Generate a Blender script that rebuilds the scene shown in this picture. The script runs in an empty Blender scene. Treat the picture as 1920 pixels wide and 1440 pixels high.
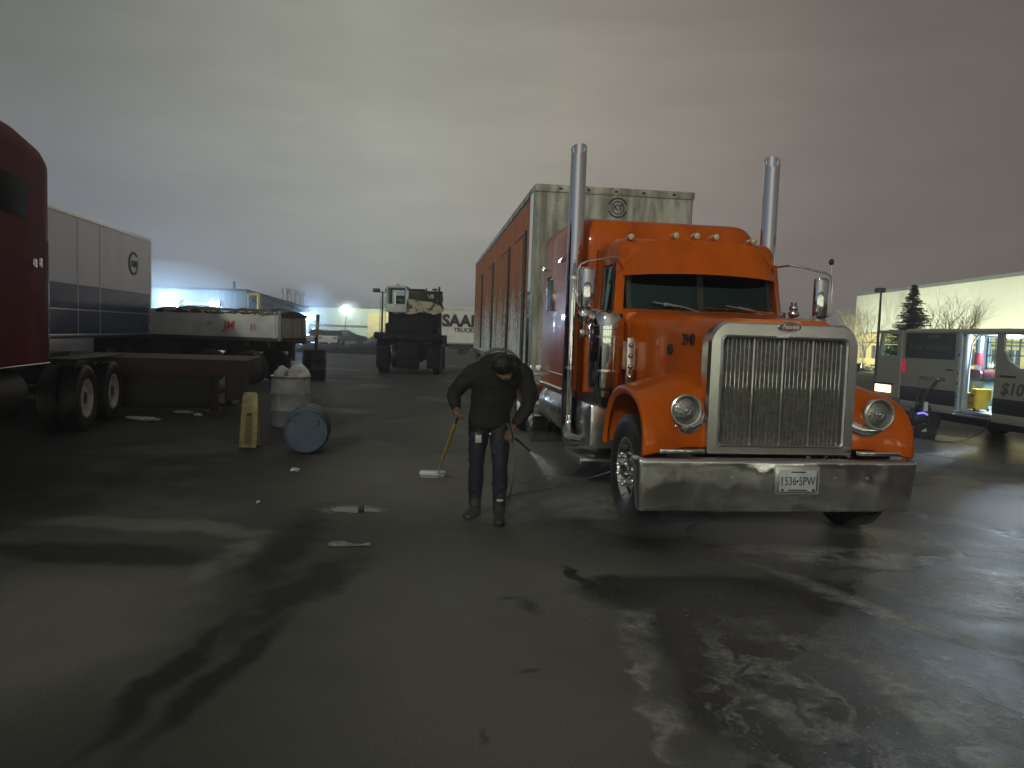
import bpy, bmesh, math, random
from mathutils import Vector as V, Matrix as M
R_ = math.radians
sc = bpy.context.scene
COL = sc.collection
random.seed(7)

# ------------------------------------------------------------------ materials
def nt_new(name):
    m = bpy.data.materials.new(name); m.use_nodes = True
    t = m.node_tree; t.nodes.clear()
    o = t.nodes.new('ShaderNodeOutputMaterial')
    return m, t, o
def L(t, a, b): t.links.new(a, b)
def mth(t, op, a, b=None, clamp=False):
    n = t.nodes.new('ShaderNodeMath'); n.operation = op; n.use_clamp = clamp
    for i, x in enumerate((a, b)):
        if x is None: continue
        if isinstance(x, (int, float)): n.inputs[i].default_value = x
        else: L(t, x, n.inputs[i])
    return n.outputs[0]
def ramp(t, f, stops):
    n = t.nodes.new('ShaderNodeValToRGB'); L(t, f, n.inputs[0])
    e = n.color_ramp.elements
    while len(e) < len(stops): e.new(0.5)
    for k, (p, c) in zip(e, stops):
        k.position = p; k.color = (c, c, c, 1) if isinstance(c, (int, float)) else (*c, 1)
    return n.outputs[0]
def noise(t, scale, detail=4, vec=None, rough=.55, dist=0.0, strch=None):
    n = t.nodes.new('ShaderNodeTexNoise'); n.inputs['Scale'].default_value = scale
    n.inputs['Detail'].default_value = detail; n.inputs['Roughness'].default_value = rough
    n.inputs['Distortion'].default_value = dist
    if vec is None:
        tc = t.nodes.new('ShaderNodeTexCoord'); vec = tc.outputs['Object']
    if strch:
        mp = t.nodes.new('ShaderNodeMapping'); mp.inputs['Scale'].default_value = strch
        L(t, vec, mp.inputs[0]); vec = mp.outputs[0]
    L(t, vec, n.inputs['Vector'])
    return n.outputs['Fac']
def mixc(t, f, a, b):
    n = t.nodes.new('ShaderNodeMix'); n.data_type = 'RGBA'
    if isinstance(f, (int, float)): n.inputs[0].default_value = f
    else: L(t, f, n.inputs[0])
    for s, x in ((6, a), (7, b)):
        if isinstance(x, (tuple, list)): n.inputs[s].default_value = (*x, 1)
        else: L(t, x, n.inputs[s])
    return n.outputs[2]
def bumpn(t, h, strength, dist=.01):
    n = t.nodes.new('ShaderNodeBump'); n.inputs['Strength'].default_value = strength
    n.inputs['Distance'].default_value = dist; L(t, h, n.inputs['Height']); return n.outputs[0]
def mat(name, base, rough=.5, metal=0., var=None, vscale=3., bump=0., bscale=30., coat=0., rvar=0., emit=None, es=0., strch=None, spec=None):
    m, t, o = nt_new(name)
    p = t.nodes.new('ShaderNodeBsdfPrincipled'); L(t, p.outputs[0], o.inputs[0])
    p.inputs['Base Color'].default_value = (*base, 1); p.inputs['Roughness'].default_value = rough
    p.inputs['Metallic'].default_value = metal
    if coat: p.inputs['Coat Weight'].default_value = coat; p.inputs['Coat Roughness'].default_value = .04
    if spec is not None: p.inputs['Specular IOR Level'].default_value = spec
    if var:
        f = ramp(t, noise(t, vscale, 6, strch=strch), [(.36, 0), (.66, 1)])
        L(t, mixc(t, f, base, var), p.inputs['Base Color'])
    if rvar:
        f = noise(t, vscale * 2.3, 5, strch=strch)
        L(t, mth(t, 'ADD', mth(t, 'MULTIPLY', mth(t, 'SUBTRACT', f, .5), rvar * 3), rough, True), p.inputs['Roughness'])
    if bump: L(t, bumpn(t, noise(t, bscale, 4), bump), p.inputs['Normal'])
    if emit:
        p.inputs['Emission Color'].default_value = (*emit, 1); p.inputs['Emission Strength'].default_value = es
    return m
def glass(name, tint, trans, rough=.03, base=.06):
    m, t, o = nt_new(name)
    tr = t.nodes.new('ShaderNodeBsdfTransparent'); tr.inputs[0].default_value = (tint[0]*trans, tint[1]*trans, tint[2]*trans, 1)
    gl = t.nodes.new('ShaderNodeBsdfGlossy'); gl.inputs['Roughness'].default_value = rough; gl.inputs[0].default_value = (.55, .95, .90, 1)
    fr = t.nodes.new('ShaderNodeLayerWeight'); fr.inputs[0].default_value = .5
    fo = mth(t, 'ADD', mth(t, 'MULTIPLY', mth(t, 'POWER', fr.outputs['Facing'], 4.), .8), base)
    mx = t.nodes.new('ShaderNodeMixShader'); L(t, fo, mx.inputs[0]); L(t, tr.outputs[0], mx.inputs[1]); L(t, gl.outputs[0], mx.inputs[2])
    L(t, mx.outputs[0], o.inputs[0]); return m
MT = {}
MT['chrome'] = mat('chrome', (.74, .76, .77), .045, 1, rvar=.03, vscale=3, bump=.04, bscale=5)
MT['chrome_rough'] = mat('dull_polished_aluminium', (.80, .81, .78), .24, 1, rvar=.04, vscale=3)
MT['mesh_metal'] = mat('grille_mesh', (.075, .075, .07), .42, .5, var=(.16, .16, .145), vscale=26, bump=.3, bscale=260)
MT['dark'] = mat('black_plastic', (.012, .012, .013), .5, var=(.02, .019, .018), vscale=5)
MT['frame'] = mat('grimy_chassis_steel', (.010, .010, .012), .6, var=(.020, .017, .015), vscale=4, bump=.2)
MT['tyre'] = mat('tyre_rubber', (.012, .012, .013), .45, var=(.03, .028, .026), vscale=7, bump=.2, bscale=60)
MT['tan'] = mat('cream_wheel', (.74, .74, .70), .45, var=(.55, .54, .50), vscale=9)
MT['lamp_glass'] = mat('lamp_glass', (.30, .31, .30), .10, .85, bump=.7, bscale=42)
def bumper_mat():
    m, t, o = nt_new('water_marked_chrome')
    p = t.nodes.new('ShaderNodeBsdfPrincipled'); L(t, p.outputs[0], o.inputs[0]); p.inputs['Metallic'].default_value = 1
    n1 = ramp(t, noise(t, 1.6, 7, dist=1.4, rough=.6), [(.42, 0), (.66, 1)]); n2 = ramp(t, noise(t, 9, 6, strch=(1, 1, .15)), [(.5, 0), (.7, 1)])
    d = mth(t, 'MAXIMUM', n1, mth(t, 'MULTIPLY', n2, .7))
    L(t, mixc(t, d, (.78, .79, .79), (.60, .59, .56)), p.inputs['Base Color'])
    L(t, mth(t, 'ADD', .05, mth(t, 'MULTIPLY', d, .20)), p.inputs['Roughness'])
    h = mth(t, 'ADD', mth(t, 'MULTIPLY', noise(t, 1.8, 2), 1.), mth(t, 'MULTIPLY', noise(t, 60, 3), .02))
    L(t, bumpn(t, h, .5, .10), p.inputs['Normal']); return m
MT['bumper_chrome'] = bumper_mat()
MT['amber'] = mat('amber_lens', (.62, .52, .34), .2, coat=.5)
MT['windshield'] = glass('tinted_windscreen', (.42, .70, .70), .5, .03, .075)
MT['clear'] = glass('clear_glass', (.85, .95, .92), .9)
MT['white'] = mat('white_paint', (.56, .60, .61), .45, var=(.42, .46, .47), vscale=2.2, bump=.05)
MT['plastic_white'] = mat('white_plastic', (.54, .60, .64), .5, var=(.38, .42, .45), vscale=7)
MT['bag'] = mat('thin_white_plastic', (.7, .69, .7), .35, bump=.6, bscale=18)
MT['yellow'] = mat('yellow_plastic', (.75, .55, .03), .45, var=(.6, .42, .02), vscale=5)
MT['green_led'] = mat('green_indicator', (.0, .3, .12), .4, emit=(.05, 1, .45), es=2.2)
MT['ink'] = mat('black_lettering', (.008, .008, .008), .45)
MT['navy_ink'] = mat('navy_lettering', (.015, .02, .07), .4)
MT['red_ink'] = mat('red_lettering', (.45, .06, .04), .5)
MT['white_ink'] = mat('white_lettering', (.75, .75, .72), .4)
MT['grey_ink'] = mat('grey_window_lettering', (.085, .08, .078), .6)
MT['faded_ink'] = mat('faded_dark_lettering', (.055, .055, .05), .6)

def orange_paint():
    m, t, o = nt_new('orange_truck_paint')
    p = t.nodes.new('ShaderNodeBsdfPrincipled'); L(t, p.outputs[0], o.inputs[0])
    f = ramp(t, noise(t, 2.6, 8, strch=(1, 1, .25), rough=.6), [(.40, 0), (.68, 1)])
    c = mixc(t, f, (.52, .098, .0004), (.36, .066, .0006))
    L(t, c, p.inputs['Base Color'])
    p.inputs['Roughness'].default_value = .34
    p.inputs['Coat Weight'].default_value = .35; p.inputs['Coat Roughness'].default_value = .04; p.inputs['Specular IOR Level'].default_value = .12
    vo = t.nodes.new('ShaderNodeTexVoronoi'); vo.inputs['Scale'].default_value = 85
    tc = t.nodes.new('ShaderNodeTexCoord'); L(t, tc.outputs['Object'], vo.inputs['Vector'])
    drops = ramp(t, vo.outputs['Distance'], [(.0, 1), (.22, 0)])
    msk = ramp(t, noise(t, 2.2, 3), [(.45, 0), (.7, 1)])
    h = mth(t, 'MULTIPLY', drops, msk)
    b = bumpn(t, h, .35, .004); L(t, b, p.inputs['Normal']); L(t, b, p.inputs['Coat Normal'])
    return m
MT['orange'] = orange_paint()
def trailer_side():
    m, t, o = nt_new('wet_orange_trailer_panel')
    p = t.nodes.new('ShaderNodeBsdfPrincipled'); L(t, p.outputs[0], o.inputs[0])
    tc = t.nodes.new('ShaderNodeTexCoord'); sx = t.nodes.new('ShaderNodeSeparateXYZ'); L(t, tc.outputs['Object'], sx.inputs[0])
    zz = mth(t, 'MULTIPLY', mth(t, 'SUBTRACT', 3.05, sx.outputs[2]), .62, True)
    streak = noise(t, 4, 6, strch=(1, 1, .10)); fine = noise(t, 26, 5, strch=(1, 1, .55), rough=.7); big = noise(t, .9, 4, strch=(1, 1, .5))
    k = mth(t, 'ADD', mth(t, 'MULTIPLY', streak, .35), mth(t, 'MULTIPLY', fine, .65))
    k = mth(t, 'ADD', k, mth(t, 'MULTIPLY', mth(t, 'SUBTRACT', zz, .62), .16)); k = mth(t, 'ADD', k, mth(t, 'MULTIPLY', mth(t, 'SUBTRACT', big, .5), .25))
    foam_glint = ramp(t, k, [(.49, 0), (.535, 1)])
    c = mixc(t, noise(t, 2, 5), (.62, .31, .20), (.46, .20, .12))
    c = mixc(t, mth(t, 'MULTIPLY', zz, .75), c, (.20, .10, .06))
    c = mixc(t, mth(t, 'MULTIPLY', foam_glint, mth(t, 'MINIMUM', mth(t, 'MULTIPLY', zz, 2.2), .9)), c, (.85, .95, .90))  # wet glints painted with the foam as pale specks lower down
    L(t, c, p.inputs['Base Color'])
    p.inputs['Roughness'].default_value = .6; L(t, mth(t, 'MULTIPLY', mth(t, 'MULTIPLY', foam_glint, zz), .4), p.inputs['Specular IOR Level'])
    b = bumpn(t, fine, .35, .012); L(t, b, p.inputs['Normal'])
    return m
MT['trailer_side'] = trailer_side()
def nose_mat():
    m, t, o = nt_new('dirty_aluminium_nose_panel')
    p = t.nodes.new('ShaderNodeBsdfPrincipled'); L(t, p.outputs[0], o.inputs[0])
    f = ramp(t, noise(t, 5, 7, strch=(1, 1, .2), dist=.3), [(.42, 0), (.62, 1)])
    c = mixc(t, f, (.20, .21, .18), (.50, .515, .46))
    f2 = ramp(t, noise(t, 14, 6), [(.6, 0), (.72, 1)])
    c = mixc(t, mth(t, 'MULTIPLY', f2, .6), c, (.17, .18, .14))
    L(t, c, p.inputs['Base Color']); p.inputs['Roughness'].default_value = .5; p.inputs['Metallic'].default_value = .15
    L(t, bumpn(t, noise(t, 9, 5), .15), p.inputs['Normal'])
    return m
MT['nose'] = nose_mat()
MT['red_dark'] = mat('dark_red_truck_paint', (.17, .016, .030), .6, var=(.13, .013, .024), vscale=2, spec=.15)
MT['navy'] = mat('navy_trailer_band', (.02, .055, .20), .25, coat=.3, var=(.03, .07, .22), vscale=2)
MT['trailer_white'] = mat('white_trailer_skin', (.72, .82, .93), .25, coat=1.0, var=(.62, .72, .83), vscale=1.2, strch=(1, 1, .2), bump=.08, bscale=4)
MT['trailer_white'].node_tree.nodes['Principled BSDF'].inputs['Coat IOR'].default_value = 2.1
MT['rust_red'] = mat('rusty_red_steel', (.060, .026, .024), .65, var=(.03, .018, .017), vscale=5, bump=.3)
MT['blue'] = mat('blue_plastic', (.022, .042, .085), .45, var=(.036, .06, .105), vscale=4)
MT['faded_yellow'] = mat('faded_yellow_plastic', (.50, .46, .20), .55, var=(.30, .27, .13), vscale=12)
MT['van'] = mat('grey_van_paint', (.27, .27, .245), .45, var=(.245, .245, .22), vscale=2, coat=.15)
MT['van_in'] = mat('pale_blue_grey_inner_metal', (.38, .45, .52), .45, var=(.28, .35, .42), vscale=6)
MT['jacket'] = mat('black_padded_jacket', (.0045, .0046, .0045), .85, var=(.0075, .0075, .0072), vscale=10, bump=.5, bscale=22)
MT['jeans'] = mat('dark_navy_jeans', (.007, .009, .020), .8, var=(.010, .013, .026), vscale=14, bump=.4, bscale=50)
MT['skin'] = mat('skin', (.13, .075, .055), .6)
MT['hair'] = mat('black_hair', (.008, .007, .006), .5, bump=.6, bscale=90)
MT['fur'] = mat('grey_hood_trim', (.16, .15, .14), .9, bump=1, bscale=120)
MT['boot'] = mat('dark_leather_boot', (.02, .018, .016), .5, bump=.3, bscale=40)
MT['dull_black'] = mat('dull_black_glass', (.006, .005, .006), .6, spec=.1)
MT['trunk'] = mat('bark', (.10, .085, .06), .9, var=(.06, .05, .04), vscale=10, bump=.5)
MT['spruce'] = mat('spruce_needles', (.022, .045, .026), .8, var=(.012, .028, .018), vscale=4)
MT['rubber_grass'] = mat('grass', (.10, .14, .03), .9, var=(.06, .09, .02), vscale=3, bump=.5)
MT['wiper'] = mat('grey_wiper_arm', (.22, .22, .21), .5)

# ------------------------------------------------------------------ mesh helpers
class MB:
    def __init__(s): s.bm = bmesh.new()
    def box(s, c, d, bev=0., rot=None, seg=2):
        r = bmesh.ops.create_cube(s.bm, size=1.0); vs = r['verts']
        bmesh.ops.scale(s.bm, vec=V(d), verts=vs)
        if bev > 0:
            es = list({e for v in vs for e in v.link_edges})
            b = bmesh.ops.bevel(s.bm, geom=es, offset=bev, segments=seg, profile=.5, affect='EDGES')
            vs = list({v for f in b['faces'] for v in f.verts} | {v for v in vs if v.is_valid})
        if rot is not None: bmesh.ops.transform(s.bm, matrix=rot.to_4x4(), verts=vs)
        bmesh.ops.translate(s.bm, vec=V(c), verts=vs)
        return s
    def bb(s, x0, x1, y0, y1, z0, z1, bev=0., seg=2):
        return s.box(((x0+x1)/2, (y0+y1)/2, (z0+z1)/2), (abs(x1-x0), abs(y1-y0), abs(z1-z0)), bev, None, seg)
    def rings(s, rings, cap=True, closed=False, loop=True):
        R = [[s.bm.verts.new(V(p)) for p in r] for r in rings]
        n = len(R[0]); m = len(R)
        for i in range(m if closed else m-1):
            a, b = R[i], R[(i+1) % m]
            for j in range(n if loop else n-1):
                k = (j+1) % n
                try: s.bm.faces.new((a[j], a[k], b[k], b[j]))
                except ValueError: pass
        if cap and not closed:
            for r in (R[0][::-1], R[-1]):
                try: s.bm.faces.new(r)
                except ValueError: pass
        return s
    def tube(s, pts, r, n=12, closed=False, cap=True):
        pts = [V(p) for p in pts]; m = len(pts)
        rr = r if isinstance(r, (list, tuple)) else [r]*m
        T = []
        for i in range(m):
            if closed: d = pts[(i+1) % m]-pts[i-1]
            else: d = pts[min(i+1, m-1)]-pts[max(i-1, 0)]
            T.append(d.normalized())
        a = T[0].orthogonal().normalized()
        rs = []
        for i in range(m):
            a = (a-T[i]*a.dot(T[i])).normalized(); b = T[i].cross(a)
            rs.append([pts[i]+(a*math.cos(q)+b*math.sin(q))*rr[i] for q in [2*math.pi*k/n for k in range(n)]])
        return s.rings(rs, cap, closed)
    def cyl(s, p0, p1, r0, r1=None, n=24):
        return s.tube([p0, p1], [r0, r0 if r1 is None else r1], n)
    def lathe(s, prof, o, ax, n=32, cap=False):
        o = V(o); ax = V(ax).normalized(); a = ax.orthogonal().normalized(); b = ax.cross(a)
        rs = [[o+ax*h+(a*math.cos(q)+b*math.sin(q))*max(r, 1e-4) for q in [2*math.pi*k/n for k in range(n)]] for r, h in prof]
        return s.rings(rs, cap)
    def prism(s, poly, ext):
        ext = V(ext); a = [s.bm.verts.new(V(p)) for p in poly]; b = [s.bm.verts.new(V(p)+ext) for p in poly]
        s.bm.faces.new(a[::-1]); s.bm.faces.new(b); n = len(a)
        for i in range(n): s.bm.faces.new((a[i], a[(i+1) % n], b[(i+1) % n], b[i]))
        return s
    def grid(s, f, nu, nv):
        g = [[s.bm.verts.new(V(f(i/nu, j/nv))) for j in range(nv+1)] for i in range(nu+1)]
        for i in range(nu):
            for j in range(nv): s.bm.faces.new((g[i][j], g[i+1][j], g[i+1][j+1], g[i][j+1]))
        return s
    def sphere(s, c, r, sc_=(1, 1, 1), seg=16):
        x = bmesh.ops.create_uvsphere(s.bm, u_segments=seg, v_segments=max(6, seg//2), radius=r)
        bmesh.ops.scale(s.bm, vec=V(sc_), verts=x['verts']); bmesh.ops.translate(s.bm, vec=V(c), verts=x['verts']); return s
    def build(s, name, m, parent=None, angle=38, smooth=True, loc=None):
        bmesh.ops.recalc_face_normals(s.bm, faces=s.bm.faces)
        me = bpy.data.meshes.new(name); s.bm.to_mesh(me); s.bm.free()
        o = bpy.data.objects.new(name, me); COL.objects.link(o)
        me.materials.append(MT[m] if isinstance(m, str) else m)
        if smooth:
            me.polygons.foreach_set('use_smooth', [True]*len(me.polygons)); me.set_sharp_from_angle(angle=R_(angle))
        if parent: o.parent = parent
        if loc: o.location = loc
        return o
def empty(name, loc, rz=0.):
    o = bpy.data.objects.new(name, None); COL.objects.link(o); o.location = loc; o.rotation_euler = (0, 0, rz)
    o.empty_display_size = .2; return o
def tag(o, label=None, cat=None, group=None, kind=None):
    if label: o['label'] = label
    if cat: o['category'] = cat
    if group: o['group'] = group
    if kind: o['kind'] = kind
    return o
def copy_tree(o, parent=None):
    c = o.copy(); COL.objects.link(c)
    if parent: c.parent = parent
    for ch in list(o.children): copy_tree(ch, c)
    return c
def text(name, s, size, m, parent, o, xdir, zdir, depth=.002, shear=0., sx=1., align='CENTER', bold=0.):
    """lettering lying in the plane spanned by xdir (reading direction) and zdir (up)"""
    cu = bpy.data.curves.new(name, 'FONT'); cu.body = s; cu.size = size; cu.extrude = depth; cu.shear = shear
    cu.align_x = align; cu.align_y = 'CENTER'; cu.offset = bold; cu.resolution_u = 3
    ob = bpy.data.objects.new(name+'_tmp', cu); COL.objects.link(ob)
    bpy.context.view_layer.update()
    me = bpy.data.meshes.new_from_object(ob.evaluated_get(bpy.context.evaluated_depsgraph_get()))
    bpy.data.objects.remove(ob); bpy.data.curves.remove(cu)
    x = V(xdir).normalized(); z = V(zdir).normalized(); n = x.cross(z)
    mat_ = M(((x.x*sx, z.x, n.x, o[0]), (x.y*sx, z.y, n.y, o[1]), (x.z*sx, z.z, n.z, o[2]), (0, 0, 0, 1)))
    me.transform(mat_); me.materials.clear(); me.materials.append(MT[m])
    ob = bpy.data.objects.new(name, me); COL.objects.link(ob); ob.parent = parent; return ob
def skin_mesh(name, verts, edges, rad, m, parent, sub=2, root=0):
    me = bpy.data.meshes.new(name+'_sk'); me.from_pydata([V(v) for v in verts], edges, [])
    ob = bpy.data.objects.new(name+'_sk', me); COL.objects.link(ob)
    md = ob.modifiers.new('Skin', 'SKIN'); md.use_smooth_shade = True
    for i, r in enumerate(rad):
        d = me.skin_vertices[0].data[i]; d.radius = (r, r) if isinstance(r, (int, float)) else r
        d.use_root = (i == root)
    s2 = ob.modifiers.new('Sub', 'SUBSURF'); s2.levels = sub; s2.render_levels = sub
    bpy.context.view_layer.update()
    nm = bpy.data.meshes.new_from_object(ob.evaluated_get(bpy.context.evaluated_depsgraph_get()))
    bpy.data.objects.remove(ob)
    nm.name = name; o = bpy.data.objects.new(name, nm); COL.objects.link(o); nm.materials.clear(); nm.materials.append(MT[m])
    nm.polygons.foreach_set('use_smooth', [True]*len(nm.polygons)); o.parent = parent; return o
def arc(c, r, a0, a1, n, f):
    return [f(c[0]+r*math.cos(R_(a0+(a1-a0)*i/n)), c[1]+r*math.sin(R_(a0+(a1-a0)*i/n))) for i in range(n+1)]
def rrect(x0, x1, z0, z1, r, n=5, rb=None):
    """outline of a rounded rectangle, anticlockwise from the lower left"""
    rb = r if rb is None else rb; P = []
    for cx, cz, rr, a in ((x0, z0, rb, 180), (x1, z0, rb, 270), (x1, z1, r, 0), (x0, z1, r, 90)):
        ccx = cx+rr*(1 if cx == x0 else -1); ccz = cz+rr*(1 if cz == z0 else -1)
        for k in range(n+1):
            t = R_(a+90*k/n); P.append((ccx+rr*math.cos(t), ccz+rr*math.sin(t)))
    return P

# ------------------------------------------------------------------ camera
h, p, r = 1.7403, .0659, .0342
fw = V((0, math.cos(p), -math.sin(p))); rt = V((1, 0, 0)); up = rt.cross(fw)
rx = rt*math.cos(r)+up*math.sin(r); ux = up*math.cos(r)-rt*math.sin(r)
cam = bpy.data.objects.new('camera', bpy.data.cameras.new('camera')); COL.objects.link(cam)
mw = M((( rx.x, ux.x, -fw.x, 0), (rx.y, ux.y, -fw.y, 0), (rx.z, ux.z, -fw.z, h), (0, 0, 0, 1)))
cam.matrix_world = mw
cam.data.sensor_width = 36; cam.data.lens = 1432.2/1920*36; cam.data.clip_start = .05; cam.data.clip_end = 3000
sc.camera = cam

# ------------------------------------------------------------------ world (overcast city night)
w = bpy.data.worlds.new('World'); sc.world = w; w.use_nodes = True
t = w.node_tree; t.nodes.clear()
out = t.nodes.new('ShaderNodeOutputWorld'); bg = t.nodes.new('ShaderNodeBackground'); L(t, bg.outputs[0], out.inputs[0])
tc = t.nodes.new('ShaderNodeTexCoord'); sp = t.nodes.new('ShaderNodeSeparateXYZ'); L(t, tc.outputs['Generated'], sp.inputs[0])
X, Y, Zc = sp.outputs
fx = mth(t, 'MULTIPLY', mth(t, 'ADD', X, .75), .70, True)                # 0 left .. 1 right
colz = ramp(t, fx, [(.0, (.11, .118, .112)), (.18, (.19, .197, .18)), (.40, (.37, .378, .318)), (.56, (.345, .322, .268)), (.80, (.180, .151, .134)), (1., (.12, .10, .093))])
low = ramp(t, Zc, [(.0, 1), (.10, .62), (.28, 0)])                      # nearer the skyline: mauve-blue murk
lowc = ramp(t, fx, [(.0, (.15, .175, .26)), (.26, (.25, .27, .32)), (.42, (.31, .32, .31)), (.58, (.25, .227, .213)), (.80, (.172, .146, .132)), (1., (.14, .118, .110))])
c = mixc(t, mth(t, 'MULTIPLY', low, .85), colz, lowc)
n1 = noise(t, 2.2, 6, tc.outputs['Generated'], .5, .3, (1.0, 1.0, 5.5))
n2 = noise(t, 6, 5, tc.outputs['Generated'], .6, .5, (1.1, 1.1, 4))
cl = mth(t, 'ADD', mth(t, 'MULTIPLY', n1, .65), mth(t, 'MULTIPLY', n2, .35))
band = ramp(t, cl, [(.34, .91), (.66, 1.10)])
top = ramp(t, Zc, [(.24, 1.), (.42, .78), (.75, .45)])
vm = t.nodes.new('ShaderNodeVectorMath'); vm.operation = 'SCALE'; L(t, c, vm.inputs[0])
back = mth(t, 'MULTIPLY', mth(t, 'SUBTRACT', 0.0, Y), 1.0, True)        # sky brightened behind the camera, for the chrome to reflect
gain = mth(t, 'MULTIPLY', mth(t, 'MULTIPLY', band, top), mth(t, 'ADD', 1., mth(t, 'MULTIPLY', back, .5)))
L(t, gain, vm.inputs['Scale'])
SUN_EL, SUN_AZ = R_(27), math.atan2(-.42, -1.0)   # direction towards the light, in the ground plane (x, y)
sky = t.nodes.new('ShaderNodeTexSky'); sky.sky_type = 'NISHITA'; sky.sun_disc = False
sky.sun_elevation = SUN_EL; sky.sun_rotation = SUN_AZ
sk = t.nodes.new('ShaderNodeVectorMath'); sk.operation = 'SCALE'; L(t, sky.outputs[0], sk.inputs[0]); sk.inputs['Scale'].default_value = .0006
ad = t.nodes.new('ShaderNodeVectorMath'); ad.operation = 'ADD'; L(t, vm.outputs[0], ad.inputs[0]); L(t, sk.outputs[0], ad.inputs[1])
L(t, ad.outputs[0], bg.inputs[0]); bg.inputs[1].default_value = 1.0

sd = V((-.42, -1.0, 0)).normalized()*math.cos(SUN_EL)+V((0, 0, math.sin(SUN_EL)))
sl = bpy.data.lights.new('yard_light', 'SUN'); sl.energy = .84; sl.angle = R_(3.5); sl.color = (1, .96, .76)
so = bpy.data.objects.new('yard_light', sl); COL.objects.link(so); so.rotation_euler = sd.to_track_quat('Z', 'Y').to_euler()

def lamp(name, loc, e, color, size=.1, kind='POINT', aim=None, spot=120, parent=None):
    l = bpy.data.lights.new(name, kind); l.energy = e; l.color = color
    if kind == 'AREA': l.size = size
    else: l.shadow_soft_size = size
    if kind == 'SPOT': l.spot_size = R_(spot); l.spot_blend = .6
    o = bpy.data.objects.new(name, l); COL.objects.link(o); o.location = loc
    if aim: o.rotation_euler = (V(loc)-V(aim)).to_track_quat('Z', 'Y').to_euler()
    if parent: o.parent = parent
    return o

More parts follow.
